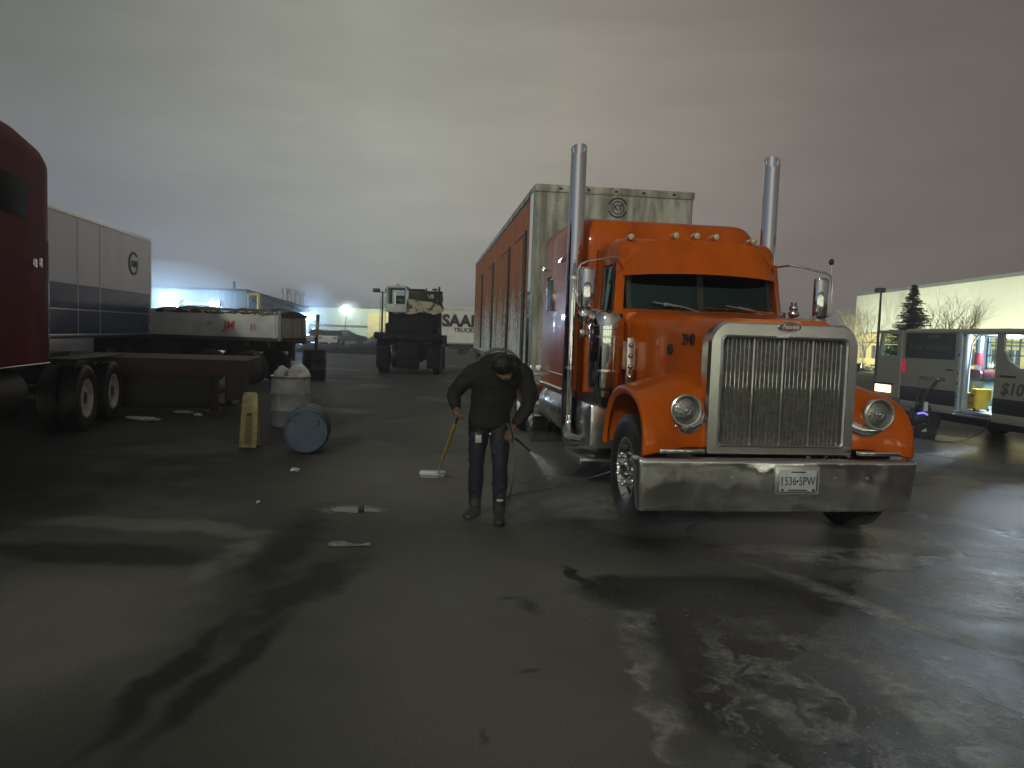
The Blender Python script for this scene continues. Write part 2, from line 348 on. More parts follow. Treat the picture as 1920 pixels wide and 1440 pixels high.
# ------------------------------------------------------------------ ground
def ground_mat():
    m, t, o = nt_new('wet_asphalt')
    p = t.nodes.new('ShaderNodeBsdfPrincipled'); L(t, p.outputs[0], o.inputs[0])
    tc = t.nodes.new('ShaderNodeTexCoord'); P = tc.outputs['Object']
    def warp(vec, sc_, amt, det=5):
        dn = t.nodes.new('ShaderNodeTexNoise'); dn.inputs['Scale'].default_value = sc_; dn.inputs['Detail'].default_value = det
        L(t, vec, dn.inputs['Vector'])
        s1 = t.nodes.new('ShaderNodeVectorMath'); s1.operation = 'SUBTRACT'; L(t, dn.outputs['Color'], s1.inputs[0]); s1.inputs[1].default_value = (.5, .5, .5)
        s2 = t.nodes.new('ShaderNodeVectorMath'); s2.operation = 'SCALE'; L(t, s1.outputs[0], s2.inputs[0]); s2.inputs['Scale'].default_value = amt
        s3 = t.nodes.new('ShaderNodeVectorMath'); s3.operation = 'ADD'; L(t, vec, s3.inputs[0]); L(t, s2.outputs[0], s3.inputs[1])
        return s3.outputs[0]
    W = warp(P, 1.9, .62, 8)
    W2 = warp(P, 3.2, .55, 4)
    W3 = warp(P, 2.4, .3, 3)
    def ell(cx, cy, ax, ay, ang, soft=.35, vec=None):
        mp = t.nodes.new('ShaderNodeMapping'); mp.vector_type = 'TEXTURE'
        mp.inputs['Location'].default_value = (cx, cy, 0); mp.inputs['Rotation'].default_value = (0, 0, R_(ang)); mp.inputs['Scale'].default_value = (ax, ay, 1e3)
        L(t, vec or W, mp.inputs[0])
        ln = t.nodes.new('ShaderNodeVectorMath'); ln.operation = 'LENGTH'; L(t, mp.outputs[0], ln.inputs[0])
        return mth(t, 'MULTIPLY', mth(t, 'SUBTRACT', 1+soft/2, ln.outputs['Value']), 1/soft, True)
    def mx(lst):
        a = lst[0]
        for b in lst[1:]: a = mth(t, 'MAXIMUM', a, b)
        return a
    dry_and_lit = mx([ell(-3.1, 6.42, 1.2, .2, -6, .5), ell(-2.05, 5.6, .2, .75, -10, .5), ell(.1, 4.2, 1.15, 2.2, 8, .9), ell(-2.6, 4.2, .8, 1.1, 0, .8), ell(-.6, 9.0, 1.6, 2.0, 10, .9), ell(.2, 14, 1.6, 4, 0, .9)])  # first ellipse paints the lit gap between two shadows as paler asphalt
    stain_shade_l = mx([ell(-3.1, 5.6, 1.05, .26, 0, .6, W2), ell(-1.75, 6.0, .22, 1.15, 2, .9, W2), ell(-1.64, 3.75, .07, .8, -2, .7, W3), ell(-1.40, 3.75, .085, .75, -6, .7, W3), ell(-1.35, 5.0, .17, .9, -14, .9, W2), ell(-4.5, 9.0, 1.6, 2.4, 10, .8)])  # left ground shadows and dark streaks painted into the colour
    stain_shade = mx([mth(t, 'MULTIPLY', stain_shade_l, .88),
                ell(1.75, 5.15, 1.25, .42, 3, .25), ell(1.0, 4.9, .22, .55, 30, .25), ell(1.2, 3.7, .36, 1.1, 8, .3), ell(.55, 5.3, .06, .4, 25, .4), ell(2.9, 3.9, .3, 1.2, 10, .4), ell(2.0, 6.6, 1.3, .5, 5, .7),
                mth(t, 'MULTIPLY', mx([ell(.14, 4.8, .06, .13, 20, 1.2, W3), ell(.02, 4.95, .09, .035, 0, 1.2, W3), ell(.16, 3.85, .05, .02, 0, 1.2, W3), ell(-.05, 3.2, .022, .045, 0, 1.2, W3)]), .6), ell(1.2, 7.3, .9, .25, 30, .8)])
    wet = mx([ell(2.3, 6.6, 2.2, .9, 5, .7), ell(3.6, 4.6, 1.5, 1.8, 20, .6), ell(1.6, 3.7, 1.0, 1.6, 10, .4), ell(5.6, 8.6, 2.0, 3.2, 25, .8), ell(.7, 8.2, .9, 1.5, 0, .8), ell(8.0, 13.5, 2.5, 2.5, 0, .9), ell(-1.47, 7.25, .3, .12, 0, .5)])
    reg = ell(1.75, 3.55, .85, 1.0, 5, .5)
    fl = noise(t, 1.9, 4, W2, .5, 1.0, (1.7, .55, 1))
    curl = ramp(t, fl, [(.44, 0), (.50, 1), (.56, .55), (.60, .0)])
    foam_glint = mx([mth(t, 'MULTIPLY', mth(t, 'MULTIPLY', reg, curl), .75), ell(.74, 3.55, .05, .62, -2, 1.5, W2), ell(.70, 3.95, .05, .08, 0, .9, W2), ell(.72, 3.2, .05, .05, 0, .9, W2), ell(2.03, 3.55, .11, .66, 6, .9, W3), ell(1.30, 3.5, .06, .45, 14, 1.4, W3), ell(.85, 4.6, .10, .16, 0, 1.2), ell(2.5, 4.9, .07, .8, 30, 1.6, W3), ell(4.2, 6.6, .95, .26, -25, .9), ell(.9, 7.9, .45, .5, 0, 1.4), ell(2.9, 6.25, .8, .2, 0, 1.3), ell(3.7, 5.3, .6, .5, 0, 1.4)])  # suds, with bright wet glints painted in as pale patches
    fn = ramp(t, noise(t, 22, 6, P, .65), [(.38, 0), (.62, 1)])
    fb = ramp(t, noise(t, 3.6, 5, P, .6), [(.40, .15), (.54, 1)])
    foam_glint = mth(t, 'MULTIPLY', mth(t, 'MULTIPLY', foam_glint, fb), mth(t, 'ADD', .45, mth(t, 'MULTIPLY', fn, .55)))
    big = noise(t, .35, 6, P); mid = noise(t, 2.4, 7, P, .6); fine = noise(t, 190, 3, P); agg = noise(t, 70, 4, P)
    wetm = mth(t, 'MAXIMUM', wet, mth(t, 'MULTIPLY', ramp(t, big, [(.54, 0), (.62, 1)]), .35))
    c = mixc(t, ramp(t, mid, [(.3, 0), (.7, 1)]), (.060, .062, .060), (.088, .089, .084))
    c = mixc(t, dry_and_lit, c, (.172, .178, .156))
    c = mixc(t, mth(t, 'MULTIPLY', wetm, .6), c, (.026, .026, .025))
    c = mixc(t, mth(t, 'MULTIPLY', stain_shade, .88), c, (.009, .009, .009))
    c = mixc(t, mth(t, 'MULTIPLY', ramp(t, fine, [(.35, 1), (.6, 0)]), .35), c, (.02, .02, .02))
    c = mixc(t, mth(t, 'MULTIPLY', ramp(t, agg, [(.60, 0), (.72, 1)]), .35), c, (.15, .145, .13))
    glint_specks = mth(t, 'MULTIPLY', ramp(t, noise(t, 42, 2, P), [(.66, 0), (.70, 1)]), mx([reg, ell(4.0, 5.6, .9, 1.2, 0, .8), ell(1.3, 4.9, 1.2, .6, 0, .6)]))  # pale specks painted as glints on the wet ground
    foam_glint = mth(t, 'MAXIMUM', foam_glint, mth(t, 'MULTIPLY', glint_specks, .8))
    c = mixc(t, mth(t, 'MULTIPLY', foam_glint, .8), c, (.42, .43, .42))
    L(t, c, p.inputs['Base Color'])
    ro = mth(t, 'SUBTRACT', .62, mth(t, 'MULTIPLY', wetm, .42)); ro = mth(t, 'ADD', ro, mth(t, 'MULTIPLY', mth(t, 'SUBTRACT', mid, .5), .35), True)
    L(t, mth(t, 'MAXIMUM', ro, .12), p.inputs['Roughness'])
    L(t, mth(t, 'ADD', .16, mth(t, 'MULTIPLY', wetm, .34)), p.inputs['Specular IOR Level'])
    hh = mth(t, 'ADD', mth(t, 'MULTIPLY', agg, .8), mth(t, 'MULTIPLY', fine, .5)); hh = mth(t, 'ADD', hh, mth(t, 'MULTIPLY', foam_glint, 1.6)); hh = mth(t, 'ADD', hh, mth(t, 'MULTIPLY', mid, 1.0))
    L(t, bumpn(t, hh, .75, .012), p.inputs['Normal'])
    return m
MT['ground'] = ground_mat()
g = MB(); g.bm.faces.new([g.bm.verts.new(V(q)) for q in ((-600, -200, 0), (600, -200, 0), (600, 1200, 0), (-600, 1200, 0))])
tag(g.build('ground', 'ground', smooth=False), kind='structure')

# ------------------------------------------------------------------ wheels
def tyre_mb(o, ax, R=.52, W=.28, rim=.29, n=48):
    hw = W/2
    prof = [(rim, -hw*.75), (rim+.02, -hw*.9), (rim+.08, -hw*1.02), (R-.06, -hw*1.0), (R-.02, -hw*.9), (R, -hw*.78)]
    for k in range(4):
        a = -hw*.78+(k+.75)*hw*1.56/4.5
        prof += [(R, a), (R-.014, a+.006), (R-.014, a+.02), (R, a+.026)]
    prof += [(R, hw*.78), (R-.02, hw*.9), (R-.06, hw*1.0), (rim+.08, hw*1.02), (rim+.02, hw*.9), (rim, hw*.75)]
    b = MB(); b.lathe(prof, o, ax, n); return b
def wheel(parent, o, ax, R=.52, W=.28, rim_m='chrome', front=True, lugs=True, dual=False):
    """rim is the wheel part; tyre, hub cap and lug nuts hang under it; ax points outwards"""
    o = V(o); ax = V(ax); hw = W/2; rr = R*.56
    b = MB()
    if front:
        prof = [(rr+.012, hw*.80), (rr+.012, hw*.86), (rr-.012, hw*.86), (rr-.03, hw*.5), (rr-.05, hw*.15), (rr-.08, hw*.05), (rr-.1, hw*.3), (.165, hw*.62), (.10, hw*.66)]
    else:
        prof = [(rr+.012, hw*.80), (rr+.012, hw*.86), (rr-.012, hw*.84), (rr-.03, hw*.2), (rr-.05, -hw*.6), (rr-.08, -hw*.8), (.16, -hw*.7), (.1, -hw*.65)]
    b.lathe(prof, o, ax, 40)
    b.lathe([(rr-.01, hw*.8), (rr-.01, -hw*.8)], o, ax, 32)
    wl = b.build('wheel', rim_m, parent)
    tyre_mb(o, ax, R, W, rr).build('tyre', 'tyre', wl)
    if dual: tyre_mb(o-ax*(W+.05), ax, R, W, rr).build('tyre', 'tyre', wl)
    a = ax.orthogonal().normalized(); c2 = ax.cross(a); f0 = hw*.62 if front else -hw*.68
    if lugs:
        lb = MB(); hb = MB()
        for k in range(10):
            q = 2*math.pi*k/10; d = a*math.cos(q)+c2*math.sin(q)
            lb.lathe([(.021, 0), (.021, .045), (.016, .075), (.005, .088)], o+d*.143+ax*f0, ax, 8)
            q2 = q+math.pi/10; d2 = a*math.cos(q2)+c2*math.sin(q2)
            z_ = f0-hw*.19
            hb.lathe([(.0, .004), (.023, .004), (.023, -.01)], o+d2*(rr-.075)+ax*(hw*.46 if front else f0), ax, 12)
        lb.build('lug_nuts', 'chrome', wl); hb.build('hand_holes', 'dark', wl)
        MB().lathe([(.105, f0), (.105, f0+.03), (.085, f0+.055), (.05, f0+.075), (.0, f0+.08)], o, ax, 24).build('hub_cap', 'chrome', wl)
    return wl

# ================================================================== ORANGE TRACTOR
YAW = .136
T = empty('semi_truck', (2.3542, 6.5051, 0), YAW)
tag(T, 'orange long-nose semi tractor with chrome grille and twin stacks, front centre of the yard', 'truck')
# --- bumper
b = MB()
oz = [(.050, .275), (.042, .30), (.020, .5), (.002, .70), (.006, .726), (.03, .742), (.075, .738)]
def bump_ring(u, vo_, yaw_=0):
    return None
path = [(-1.225, .36, 90), (-1.282, .28, 80), (-1.29, .12, 75)] + [(-1.29+.06*(1-math.cos(R_(a))), .085-.06*math.sin(R_(a)), 0) for a in (0, 30, 60, 90)]
path = [(-1.28, .20)] + [(-1.29, .17), (-1.29, .13)] + [(-1.23-.06*math.cos(R_(a)), .08-.06*math.sin(R_(a))) for a in (15, 35, 55, 75)]
path += [(u, .02-.012*math.cos(u*1.2)) for u in [-1.2+.1*k for k in range(25)]]
path += [(1.23+.06*math.sin(R_(a)), .08-.06*math.cos(R_(a))) for a in (15, 35, 55, 75)] + [(1.29, .13), (1.29, .17), (1.28, .20)]
rs = []
for i, (u, v) in enumerate(path):
    pu, pv = path[max(i-1, 0)]; nu_, nv_ = path[min(i+1, len(path)-1)]
    tx_, ty_ = nu_-pu, nv_-pv; l_ = math.hypot(tx_, ty_); ix, iy = -ty_/l_, tx_/l_   # inward normal
    rs.append([(u+ix*o_, v+iy*o_, z_) for o_, z_ in oz+[(.075, .733), (.016, .70), (.030, .5), (.056, .285)]])
b.rings(rs, cap=True)
bp = b.build('bumper', 'bumper_chrome', T, angle=50)
pl = MB().box((.135, .008, .565), (.40, .012, .245), .012).build('plate_bracket', 'chrome_rough', bp)
pf = MB().box((.135, -.010, .558), (.335, .008, .185), .004).build('licence_plate', 'plastic_white', bp)
text('plate_number', '536 5PW', .105, 'ink', bp, (.150, -.0155, .553), (1, 0, 0), (0, 0, 1), sx=.70)
for c_, d_ in (((-.012, -.0155, .556), (.012, .003, .08)), ((.135, -.0155, .635), (.13, .003, .012)), ((.135, -.0155, .478), (.17, .003, .012))): MB().box(c_, d_).build('plate_mark', 'faded_ink', bp)
MB().sphere((.128, -.0155, .556), .010, (1, .3, 1.2), 8).build('plate_mark', 'ink', bp)
for u in (-.005, .278): MB().sphere((u, -.016, .480), .012, (1, .3, 1), 8).build('plate_bolt', 'ink', bp)
for u in (-.45, .5, .8): MB().lathe([(.011, 0), (.009, .012), (0, .013)], (u, .02, .58), (0, -1, 0), 8).build('bolt_head', 'chrome', bp)
# --- grille shell
GC = .03
def shell_ring(s_, v, hw, zt, zb, crown):
    P = []
    for (x_, z_) in rrect(-hw, hw, zb, zt, .14, 7, .02):
        z2 = z_
        if z_ > zt-.16: z2 = z_+crown*(1-(x_/hw)**2)
        P.append((GC+x_, v, z2))
    return P
b = MB()
o1 = shell_ring(0, .34, .675, 1.855, .76, .115); o2 = shell_ring(0, .17, .69, 1.865, .755, .115); o3 = shell_ring(0, .135, .672, 1.85, .765, .112)
i3 = []
for (x_, z_) in rrect(-.56, .56, .845, 1.775, .05, 7, .03): i3.append((GC+x_, .13, z_))
i4 = [(GC+(q[0]-GC)*.985, .16, q[2]) for q in i3]; i5 = [(GC+(q[0]-GC)*.985, .26, q[2]) for q in i3]
b.rings([o1, o2, o3, i3, i4, i5], cap=False)
b.rings([shell_ring(0, .34, .675, 1.855, .76, .115), [(GC+(q[0]-GC)*.9, .345, 1.3+(q[2]-1.3)*.9) for q in o1]], cap=False)
gs = b.build('grille_shell', 'chrome_rough', T, angle=30)
b = MB()
b.rings([[(q[0]+dx, .128, q[2]) for q in i3] for dx in (0,)]+[[(GC+(q[0]-GC)*1.03, .118, 1.31+(q[2]-1.31)*1.025) for q in i3], [(GC+(q[0]-GC)*1.055, .128, 1.31+(q[2]-1.31)*1.045) for q in i3]], cap=False)
b.build('opening_trim', 'chrome', gs)
MB().bb(GC-.56, GC+.56, .212, .222, .84, 1.78).build('grille_mesh', 'mesh_metal', gs)
nb = 28
for k in range(nb+1):
    u = GC-.545+1.09*k/nb
    if k % 7 == 0 and 0 < k < nb:
        MB().bb(u-.009, u+.009, .165, .215, .845, 1.775, .003).build('grille_divider', 'chrome_rough', gs)
    else:
        MB().bb(u-.0028, u+.0028, .188, .215, .85, 1.77, .001).build('grille_bar', 'chrome', gs)
# fine cross wires
b = MB()
for k in range(66):
    z_ = .86+.0138*k; b.bb(GC-.555, GC+.555, .203, .209, z_-.002, z_+.002)
b.build('cross_wires', 'mesh_metal', gs, smooth=False)
# badge
b = MB(); b.rings([[(GC+.02+r1*math.cos(q), vv, 1.878+r2*math.sin(q)) for q in [2*math.pi*k/28 for k in range(28)]] for r1, r2, vv in ((.105, .045, .14), (.105, .045, .118), (.098, .039, .112))])
bd = b.build('oval_badge', 'chrome', gs)
MT['badge_red'] = mat('dark_red_enamel', (.07, .008, .010), .25)
b = MB(); b.rings([[(GC+.02+r1*math.cos(q), vv, 1.878+r2*math.sin(q)) for q in [2*math.pi*k/28 for k in range(28)]] for r1, r2, vv in ((.098, .039, .115), (.097, .038, .108))])
b.build('badge_face', 'badge_red', bd)
text('badge_lettering', 'Peterbilt', .052, 'white_ink', bd, (GC+.02, .106, 1.877), (1, 0, 0), (0, 0, 1), depth=.001, shear=.35, sx=.84, bold=.0006)
# hood ornament
b = MB(); b.tube([(GC, .22, 1.96), (GC, .20, 1.995), (GC, .26, 2.015)], [.022, .014, .006], 10)
b.build('hood_ornament', 'chrome', gs)
# --- hood
def hood_sec(v):
    k = (v-.30)/1.7; k = max(0, min(1, k))
    hw = .60+.22*k; zt = 1.90+.13*k; zb = 1.02+.02*k; cr = .085*(1-k*.4)
    P = []
    for (x_, z_) in rrect(-hw, hw, zb, zt, .17, 6, .02):
        z2 = z_+(cr*(1-(x_/hw)**2) if z_ > zt-.2 else 0)
        P.append((GC*(1-k)+x_, v, z2))
    return P
b = MB(); b.rings([hood_sec(v) for v in (.30, .6, .9, 1.2, 1.5, 1.8, 2.02)], cap=True)
hd = b.build('hood', 'orange', T, angle=45)
for s_ in (-1, 1):
    text('unit_number', '3940', .155, 'ink', hd, (-.640, .71, 1.735), (.13, -1, 0), (0, 0, 1), sx=.80, bold=.003) if s_ < 0 else None
    b = MB(); b.lathe([(.0, .012), (.05, .012), (.055, .006), (.055, -.02)], (s_*.686, 1.06, 1.64), (s_, -.13, 0), 20); b.build('side_hole', 'dark', hd)
b = MB(); b.tube([(0.02, .36, 1.995), (0.0, 1.2, 2.065), (0, 1.95, 2.10)], .008, 8); b.build('centre_hinge', 'chrome', hd)
# --- fenders
def fender(s_):
    out_ = [(.035, .765), (.03, .86), (.06, 1.0), (.13, 1.12), (.25, 1.215), (.42, 1.275), (.62, 1.305), (.84, 1.30), (1.04, 1.25), (1.20, 1.15), (1.31, 1.0), (1.37, .84), (1.39, .70)]
    inn = [(.17, .80), (.17, .90), (.19, 1.04), (.24, 1.18), (.34, 1.30), (.48, 1.37), (.66, 1.41), (.86, 1.42), (1.06, 1.39), (1.24, 1.29), (1.36, 1.12), (1.42, .92), (1.43, .72)]
    b = MB(); rs = []
    cx, cz = .74, .50
    for (v1, z1), (v2, z2) in zip(out_, inn):
        ring = []
        d = V((v1-cx, z1-cz)); n_ = d.normalized()
        lip = [(-1.215, -.085), (-1.238, -.06), (-1.245, -.03), (-1.235, -.008)]
        for u, o_ in lip: ring.append((s_*-u*-1 if False else -s_*u*-1, v1+n_.x*o_, z1+n_.y*o_))
        for k in range(9):
            f = k/8; u = 1.205+(.58-1.205)*f
            v_ = v1+(v2-v1)*f*f*(3-2*f); z_ = z1+(z2-z1)*f*f*(3-2*f)+.035*math.sin(math.pi*f)
            ring.append((-u, v_, z_))
        for k in (7, 5, 3, 1, 0):
            f = k/8; u = 1.20+(.60-1.20)*f
            v_ = v1+(v2-v1)*f*f*(3-2*f)-n_.x*.03; z_ = z1+(z2-z1)*f*f*(3-2*f)+.03*math.sin(math.pi*f)-n_.y*.03
            ring.append((-u, v_, z_))
        rs.append([(q[0] if s_ < 0 else -q[0], q[1], q[2]) for q in [(-abs(a), b_, c_) for a, b_, c_ in ring]])
    b.rings(rs, cap=True)
    o = b.build('fender', 'orange', T, angle=50)
    return o
for s_ in (-1, 1):
    fe = fender(s_)
    # rolled inner arch, dark
    # trim bar and headlamp
    MB().bb(s_*1.10, s_*.70, .02, .06, .775, .815, .008).build('trim_bar', 'chrome', fe)
    hx = s_*.885+.015
    b = MB(); b.lathe([(.035, .22), (.085, .19), (.12, .11), (.134, .03), (.138, .0), (.13, -.014), (.118, -.004), (.114, .01)], (hx, .07, 1.14), (0, 1, 0), 36)
    hl = b.build('headlight', 'chrome', T)
    MB().tube([(hx+.128*math.cos(q), .060, 1.14+.128*math.sin(q)) for q in [2*math.pi*k/40 for k in range(40)]], .013, 8, closed=True).build('rim', 'chrome_rough', hl)
    MB().lathe([(.0, -.012), (.045, -.008), (.09, .0), (.116, .014)], (hx, .07, 1.14), (0, 1, 0), 32).build('lens', 'lamp_glass', hl)
    b = MB(); b.lathe([(.03, -.0135), (.034, -.016), (.038, -.0135)], (hx, .07, 1.14), (0, 1, 0), 20); b.box((hx, .062, 1.14), (.03, .02, .03), .008); b.build('bulb', 'chrome', hl)
    # curved bracket
    pts = [(s_*.66, .25, 1.20), (s_*.67, .20, 1.08), (s_*.70, .17, 1.02), (s_*.78, .14, .985), (s_*.86+.01, .13, .985), (hx+s_*.03, .13, 1.0)]
    b = MB()
    rs = []
    for i, q in enumerate(pts):
        q = V(q); wv = .05
        rs.append([q+V((0, -.02, wv)), q+V((0, -.045, 0)), q+V((0, -.02, -wv)), q+V((0, .02, -wv)), q+V((0, .02, wv))])
    b.rings(rs); b.build('bracket', 'chrome', hl, angle=60)
    MB().sphere((hx+s_*.07, .10, 1.0), .02, seg=10).build('bracket_knob', 'chrome', hl)
# --- cab
def cab_sec(v, hw, zb, zt, rt_=.16, cr=.04):
    return [(x_, v, z_+(cr*(1-(x_/hw)**2) if z_ > zt-.3 else 0)) for x_, z_ in rrect(-hw, hw, zb, zt, rt_, 6, .03)]
b = MB(); b.rings([cab_sec(2.02, .86, 1.02, 2.02, .05, .01), cab_sec(2.10, .93, 1.02, 2.06, .05, .01)], cap=True)
b.rings([cab_sec(v, .985, 1.02, 2.02, .04, .0) for v in (2.10, 3.02)], cap=True)
cab = b.build('cab', 'orange', T)
# pillars and door frame above belt line
b = MB()
for s_ in (-1, 1):
    b.rings([[(s_*.985, 2.12, 2.0), (s_*.90, 2.04, 2.0), (s_*.90, 2.16, 2.0)], [(s_*.945, 2.22, 2.62), (s_*.86, 2.16, 2.62), (s_*.87, 2.28, 2.62)]])
    b.rings([[(s_*.985, 2.62, 2.0), (s_*.94, 2.62, 2.0), (s_*.94, 3.02, 2.0), (s_*.985, 3.02, 2.0)], [(s_*.955, 2.66, 2.62), (s_*.91, 2.66, 2.62), (s_*.91, 3.02, 2.62), (s_*.955, 3.02, 2.62)]])
b.bb(-.94, .94, 2.98, 3.02, 2.0, 2.7)
b.build('window_pillars', 'orange', cab)
# windscreen frame (surround)
MT['rubber'] = MT['dark']
def ws(x_, z_):   # point on the raked screen
    k = (z_-2.04)/.45
    return (x_, 2.055+.10*k+.035*(x_/.8)**2, z_)
for s_ in (-1, 1):
    x0, x1 = (s_*.035, s_*.80); a, c_ = min(x0, x1), max(x0, x1)
    P = [ws(q[0], q[1]) for q in rrect(a, c_, 2.075, 2.50, .05, 5)]
    MB().prism(P, (0, .008, .002)).build('windscreen', 'windshield', cab, smooth=False)
b = MB()
b.prism([ws(-.035, 2.05), ws(.035, 2.05), ws(.035, 2.52), ws(-.035, 2.52)], (0, .03, 0))
for s_ in (-1, 1):
    b.prism([ws(s_*.79, 2.05), ws(s_*.845, 2.05), ws(s_*.845, 2.52), ws(s_*.79, 2.52)], (0, .04, 0))
b.prism([ws(-.84, 2.04), ws(.84, 2.04), ws(.84, 2.082), ws(-.84, 2.082)], (0, .045, 0))
b.build('windscreen_rubber', 'dark', cab, smooth=False)
# roof with brow and drop visor
def roof_sec(v, hw, zb, zt, cr):
    P = []
    for x_, z_ in rrect(-hw, hw, zb, zt, .12, 6, .02):
        P.append((x_, v+.10*(x_/hw)**2*(1 if v < 2.4 else .3), z_+(cr*(1-(x_/hw)**2) if z_ > zt-.15 else 0)))
    return P
b = MB(); b.rings([roof_sec(2.06, .86, 2.56, 2.74, .05), roof_sec(2.12, .90, 2.54, 2.80, .06), roof_sec(2.22, .93, 2.52, 2.835, .065), roof_sec(2.5, .945, 2.52, 2.86, .065), roof_sec(3.04, .945, 2.52, 2.87, .06)], cap=True)
rf = b.build('roof', 'orange', cab, angle=45)
def vis(i, j):
    x_ = -.925+1.85*i; f = j
    vv = 2.10-.20*f+.12*(x_/.9)**2+.16*abs(x_/.9)**10*(1-.3*f)-.015*math.sin(f*3.1)
    zz = 2.84-.035*(x_/.9)**2-.385*f - .10*abs(x_/.9)**7*(1-f)
    return vv, zz, x_
b = MB(); rs = []
for i in range(25):
    ring = []
    for j in range(9):
        vv, zz, x_ = vis(i/24, j/8); ring.append((x_, vv, zz))
    for j in range(8, -1, -1):
        vv, zz, x_ = vis(i/24, j/8); ring.append((x_, vv+.022, zz-.002))
    rs.append(ring)
b.rings(rs, cap=True)
b.build('sun_visor', 'orange', cab, angle=50)
for u in (-.80, -.30, -.06, .165, .62):
    zz = 2.895-.05*(u/.9)**2
    b = MB(); b.lathe([(.03, .16), (.036, .10), (.034, .02), (.039, .0), (.036, -.006)], (u, 2.12+.09*u*u, zz), (0, 1, .0), 16)
    ml = b.build('marker_light', 'chrome_rough', cab)
    MB().lathe([(0, -.02), (.02, -.016), (.034, -.004)], (u, 2.12+.09*u*u, zz), (0, 1, 0), 14).build('lens', 'amber', ml)
# side windows
for s_ in (-1, 1):
    d_ = MB().prism([(s_*.978, 2.20, 2.05), (s_*.978, 2.62, 2.05), (s_*.950, 2.64, 2.53), (s_*.947, 2.30, 2.53)], (s_*-.006, 0, 0)).build('side_window', 'windshield', cab, smooth=False)
    b = MB(); b.tube([(s_*.985, 2.17, 2.03), (s_*.985, 2.64, 2.03), (s_*.956, 2.66, 2.56), (s_*.950, 2.28, 2.56), (s_*.985, 2.17, 2.03)], .014, 6); b.build('window_seal', 'dark', d_)
    b = MB()
    for pp in ([(s_*.992, 2.14, 1.1), (s_*.992, 2.14, 2.0), (s_*.958, 2.26, 2.6)], [(s_*.992, 2.72, 1.1), (s_*.992, 2.72, 2.0), (s_*.962, 2.72, 2.6)]): b.tube(pp, .006, 6)
    b.build('door_gap', 'dark', cab)
    MB().box((s_*1.0, 2.62, 1.82), (.02, .13, .05), .01).build('door_handle', 'chrome', cab)
# interior
b = MB(); b.bb(-.84, .84, 2.15, 2.38, 1.75, 2.02, .05); b.build('dashboard', 'dark', cab)
for s_ in (-.42, .42):
    b = MB(); b.box((s_, 2.86, 2.0), (.46, .16, .62), .06); b.box((s_, 2.84, 2.34), (.26, .1, .22), .04); b.build('seat', 'dark', cab)
b = MB(); b.tube([(.42+.2*math.cos(q), 2.5+.05*math.sin(q), 2.06+.17*math.sin(q)) for q in [2*math.pi*k/20 for k in range(20)]], .014, 8, closed=True); b.build('steering_wheel', 'dark', cab)
for q_, r_ in (((-.35, 2.24, 2.13), .022), ((.37, 2.22, 2.105), .012)): MB().sphere(q_, r_, seg=8).build('dash_indicator', 'green_led', cab)
# wipers
for (x0, x1, z1) in ((.0, -.42, 2.13), (.72, .42, 2.12)):
    b = MB(); b.tube([(x0-.02*0, 2.0, 2.035), ((x0+x1)/2, 2.02, 2.095), (x1, 2.03, z1)], .008, 6); b.tube([(x1-.14, 2.045, z1+.012), (x1+.12, 2.025, z1-.03)], .007, 6)
    b.sphere((x0, 1.995, 2.03), .022, seg=8); b.build('wiper', MT['wiper'], cab)
# --- sleeper
def sl_sec(v, hw, zt, rr=.22):
    return [(x_, v, z_+.035*(1-(x_/hw)**2)*(1 if z_ > zt-.35 else 0)) for x_, z_ in rrect(-hw, hw, .98, zt, rr, 8, .03)]
b = MB(); b.rings([sl_sec(3.20, .98, 2.98, .2), sl_sec(3.25, 1.10, 3.12, .24), sl_sec(3.36, 1.18, 3.19, .26), sl_sec(3.6, 1.212, 3.235, .26), sl_sec(4.3, 1.215, 3.28, .26), sl_sec(5.32, 1.215, 3.28, .26), sl_sec(5.40, 1.18, 3.24, .24)], cap=True)
slp = b.build('sleeper', 'orange', T, angle=45)
for s_ in (-1, 1):
    f = MB().bb(s_*1.210, s_*1.228, 4.42, 4.92, 2.08, 2.56, .03, 3).build('sleeper_window', 'chrome', slp)
    MB().bb(s_*1.220, s_*1.233, 4.46, 4.88, 2.12, 2.52, .01).build('pane', 'dark', f)
    b = MB(); b.tube([(s_*1.222, 3.6, 1.22), (s_*1.222, 5.30, 1.22)], .012, 6); b.tube([(s_*1.222, 3.6, 1.03), (s_*1.222, 5.30, 1.03)], .022, 6); b.build('side_trim', 'chrome', slp)
    MB().lathe([(.0, .05), (.03, .045), (.04, .02), (.04, 0)], (s_*1.21, 5.2, 2.72), (s_, 0, 0), 12).build('side_lamp', 'chrome', slp)
    b = MB(); b.tube([(s_*1.22, 4.2, 2.72), (s_*1.25, 3.7, 2.76), (s_*1.25, 3.3, 2.80)], .012, 6); b.build('grab_rail', 'chrome', slp)
# inner cab/sleeper fairing
MB().bb(-.93, .93, 3.0, 3.24, 1.1, 2.80).build('cab_seal', 'dark', cab)
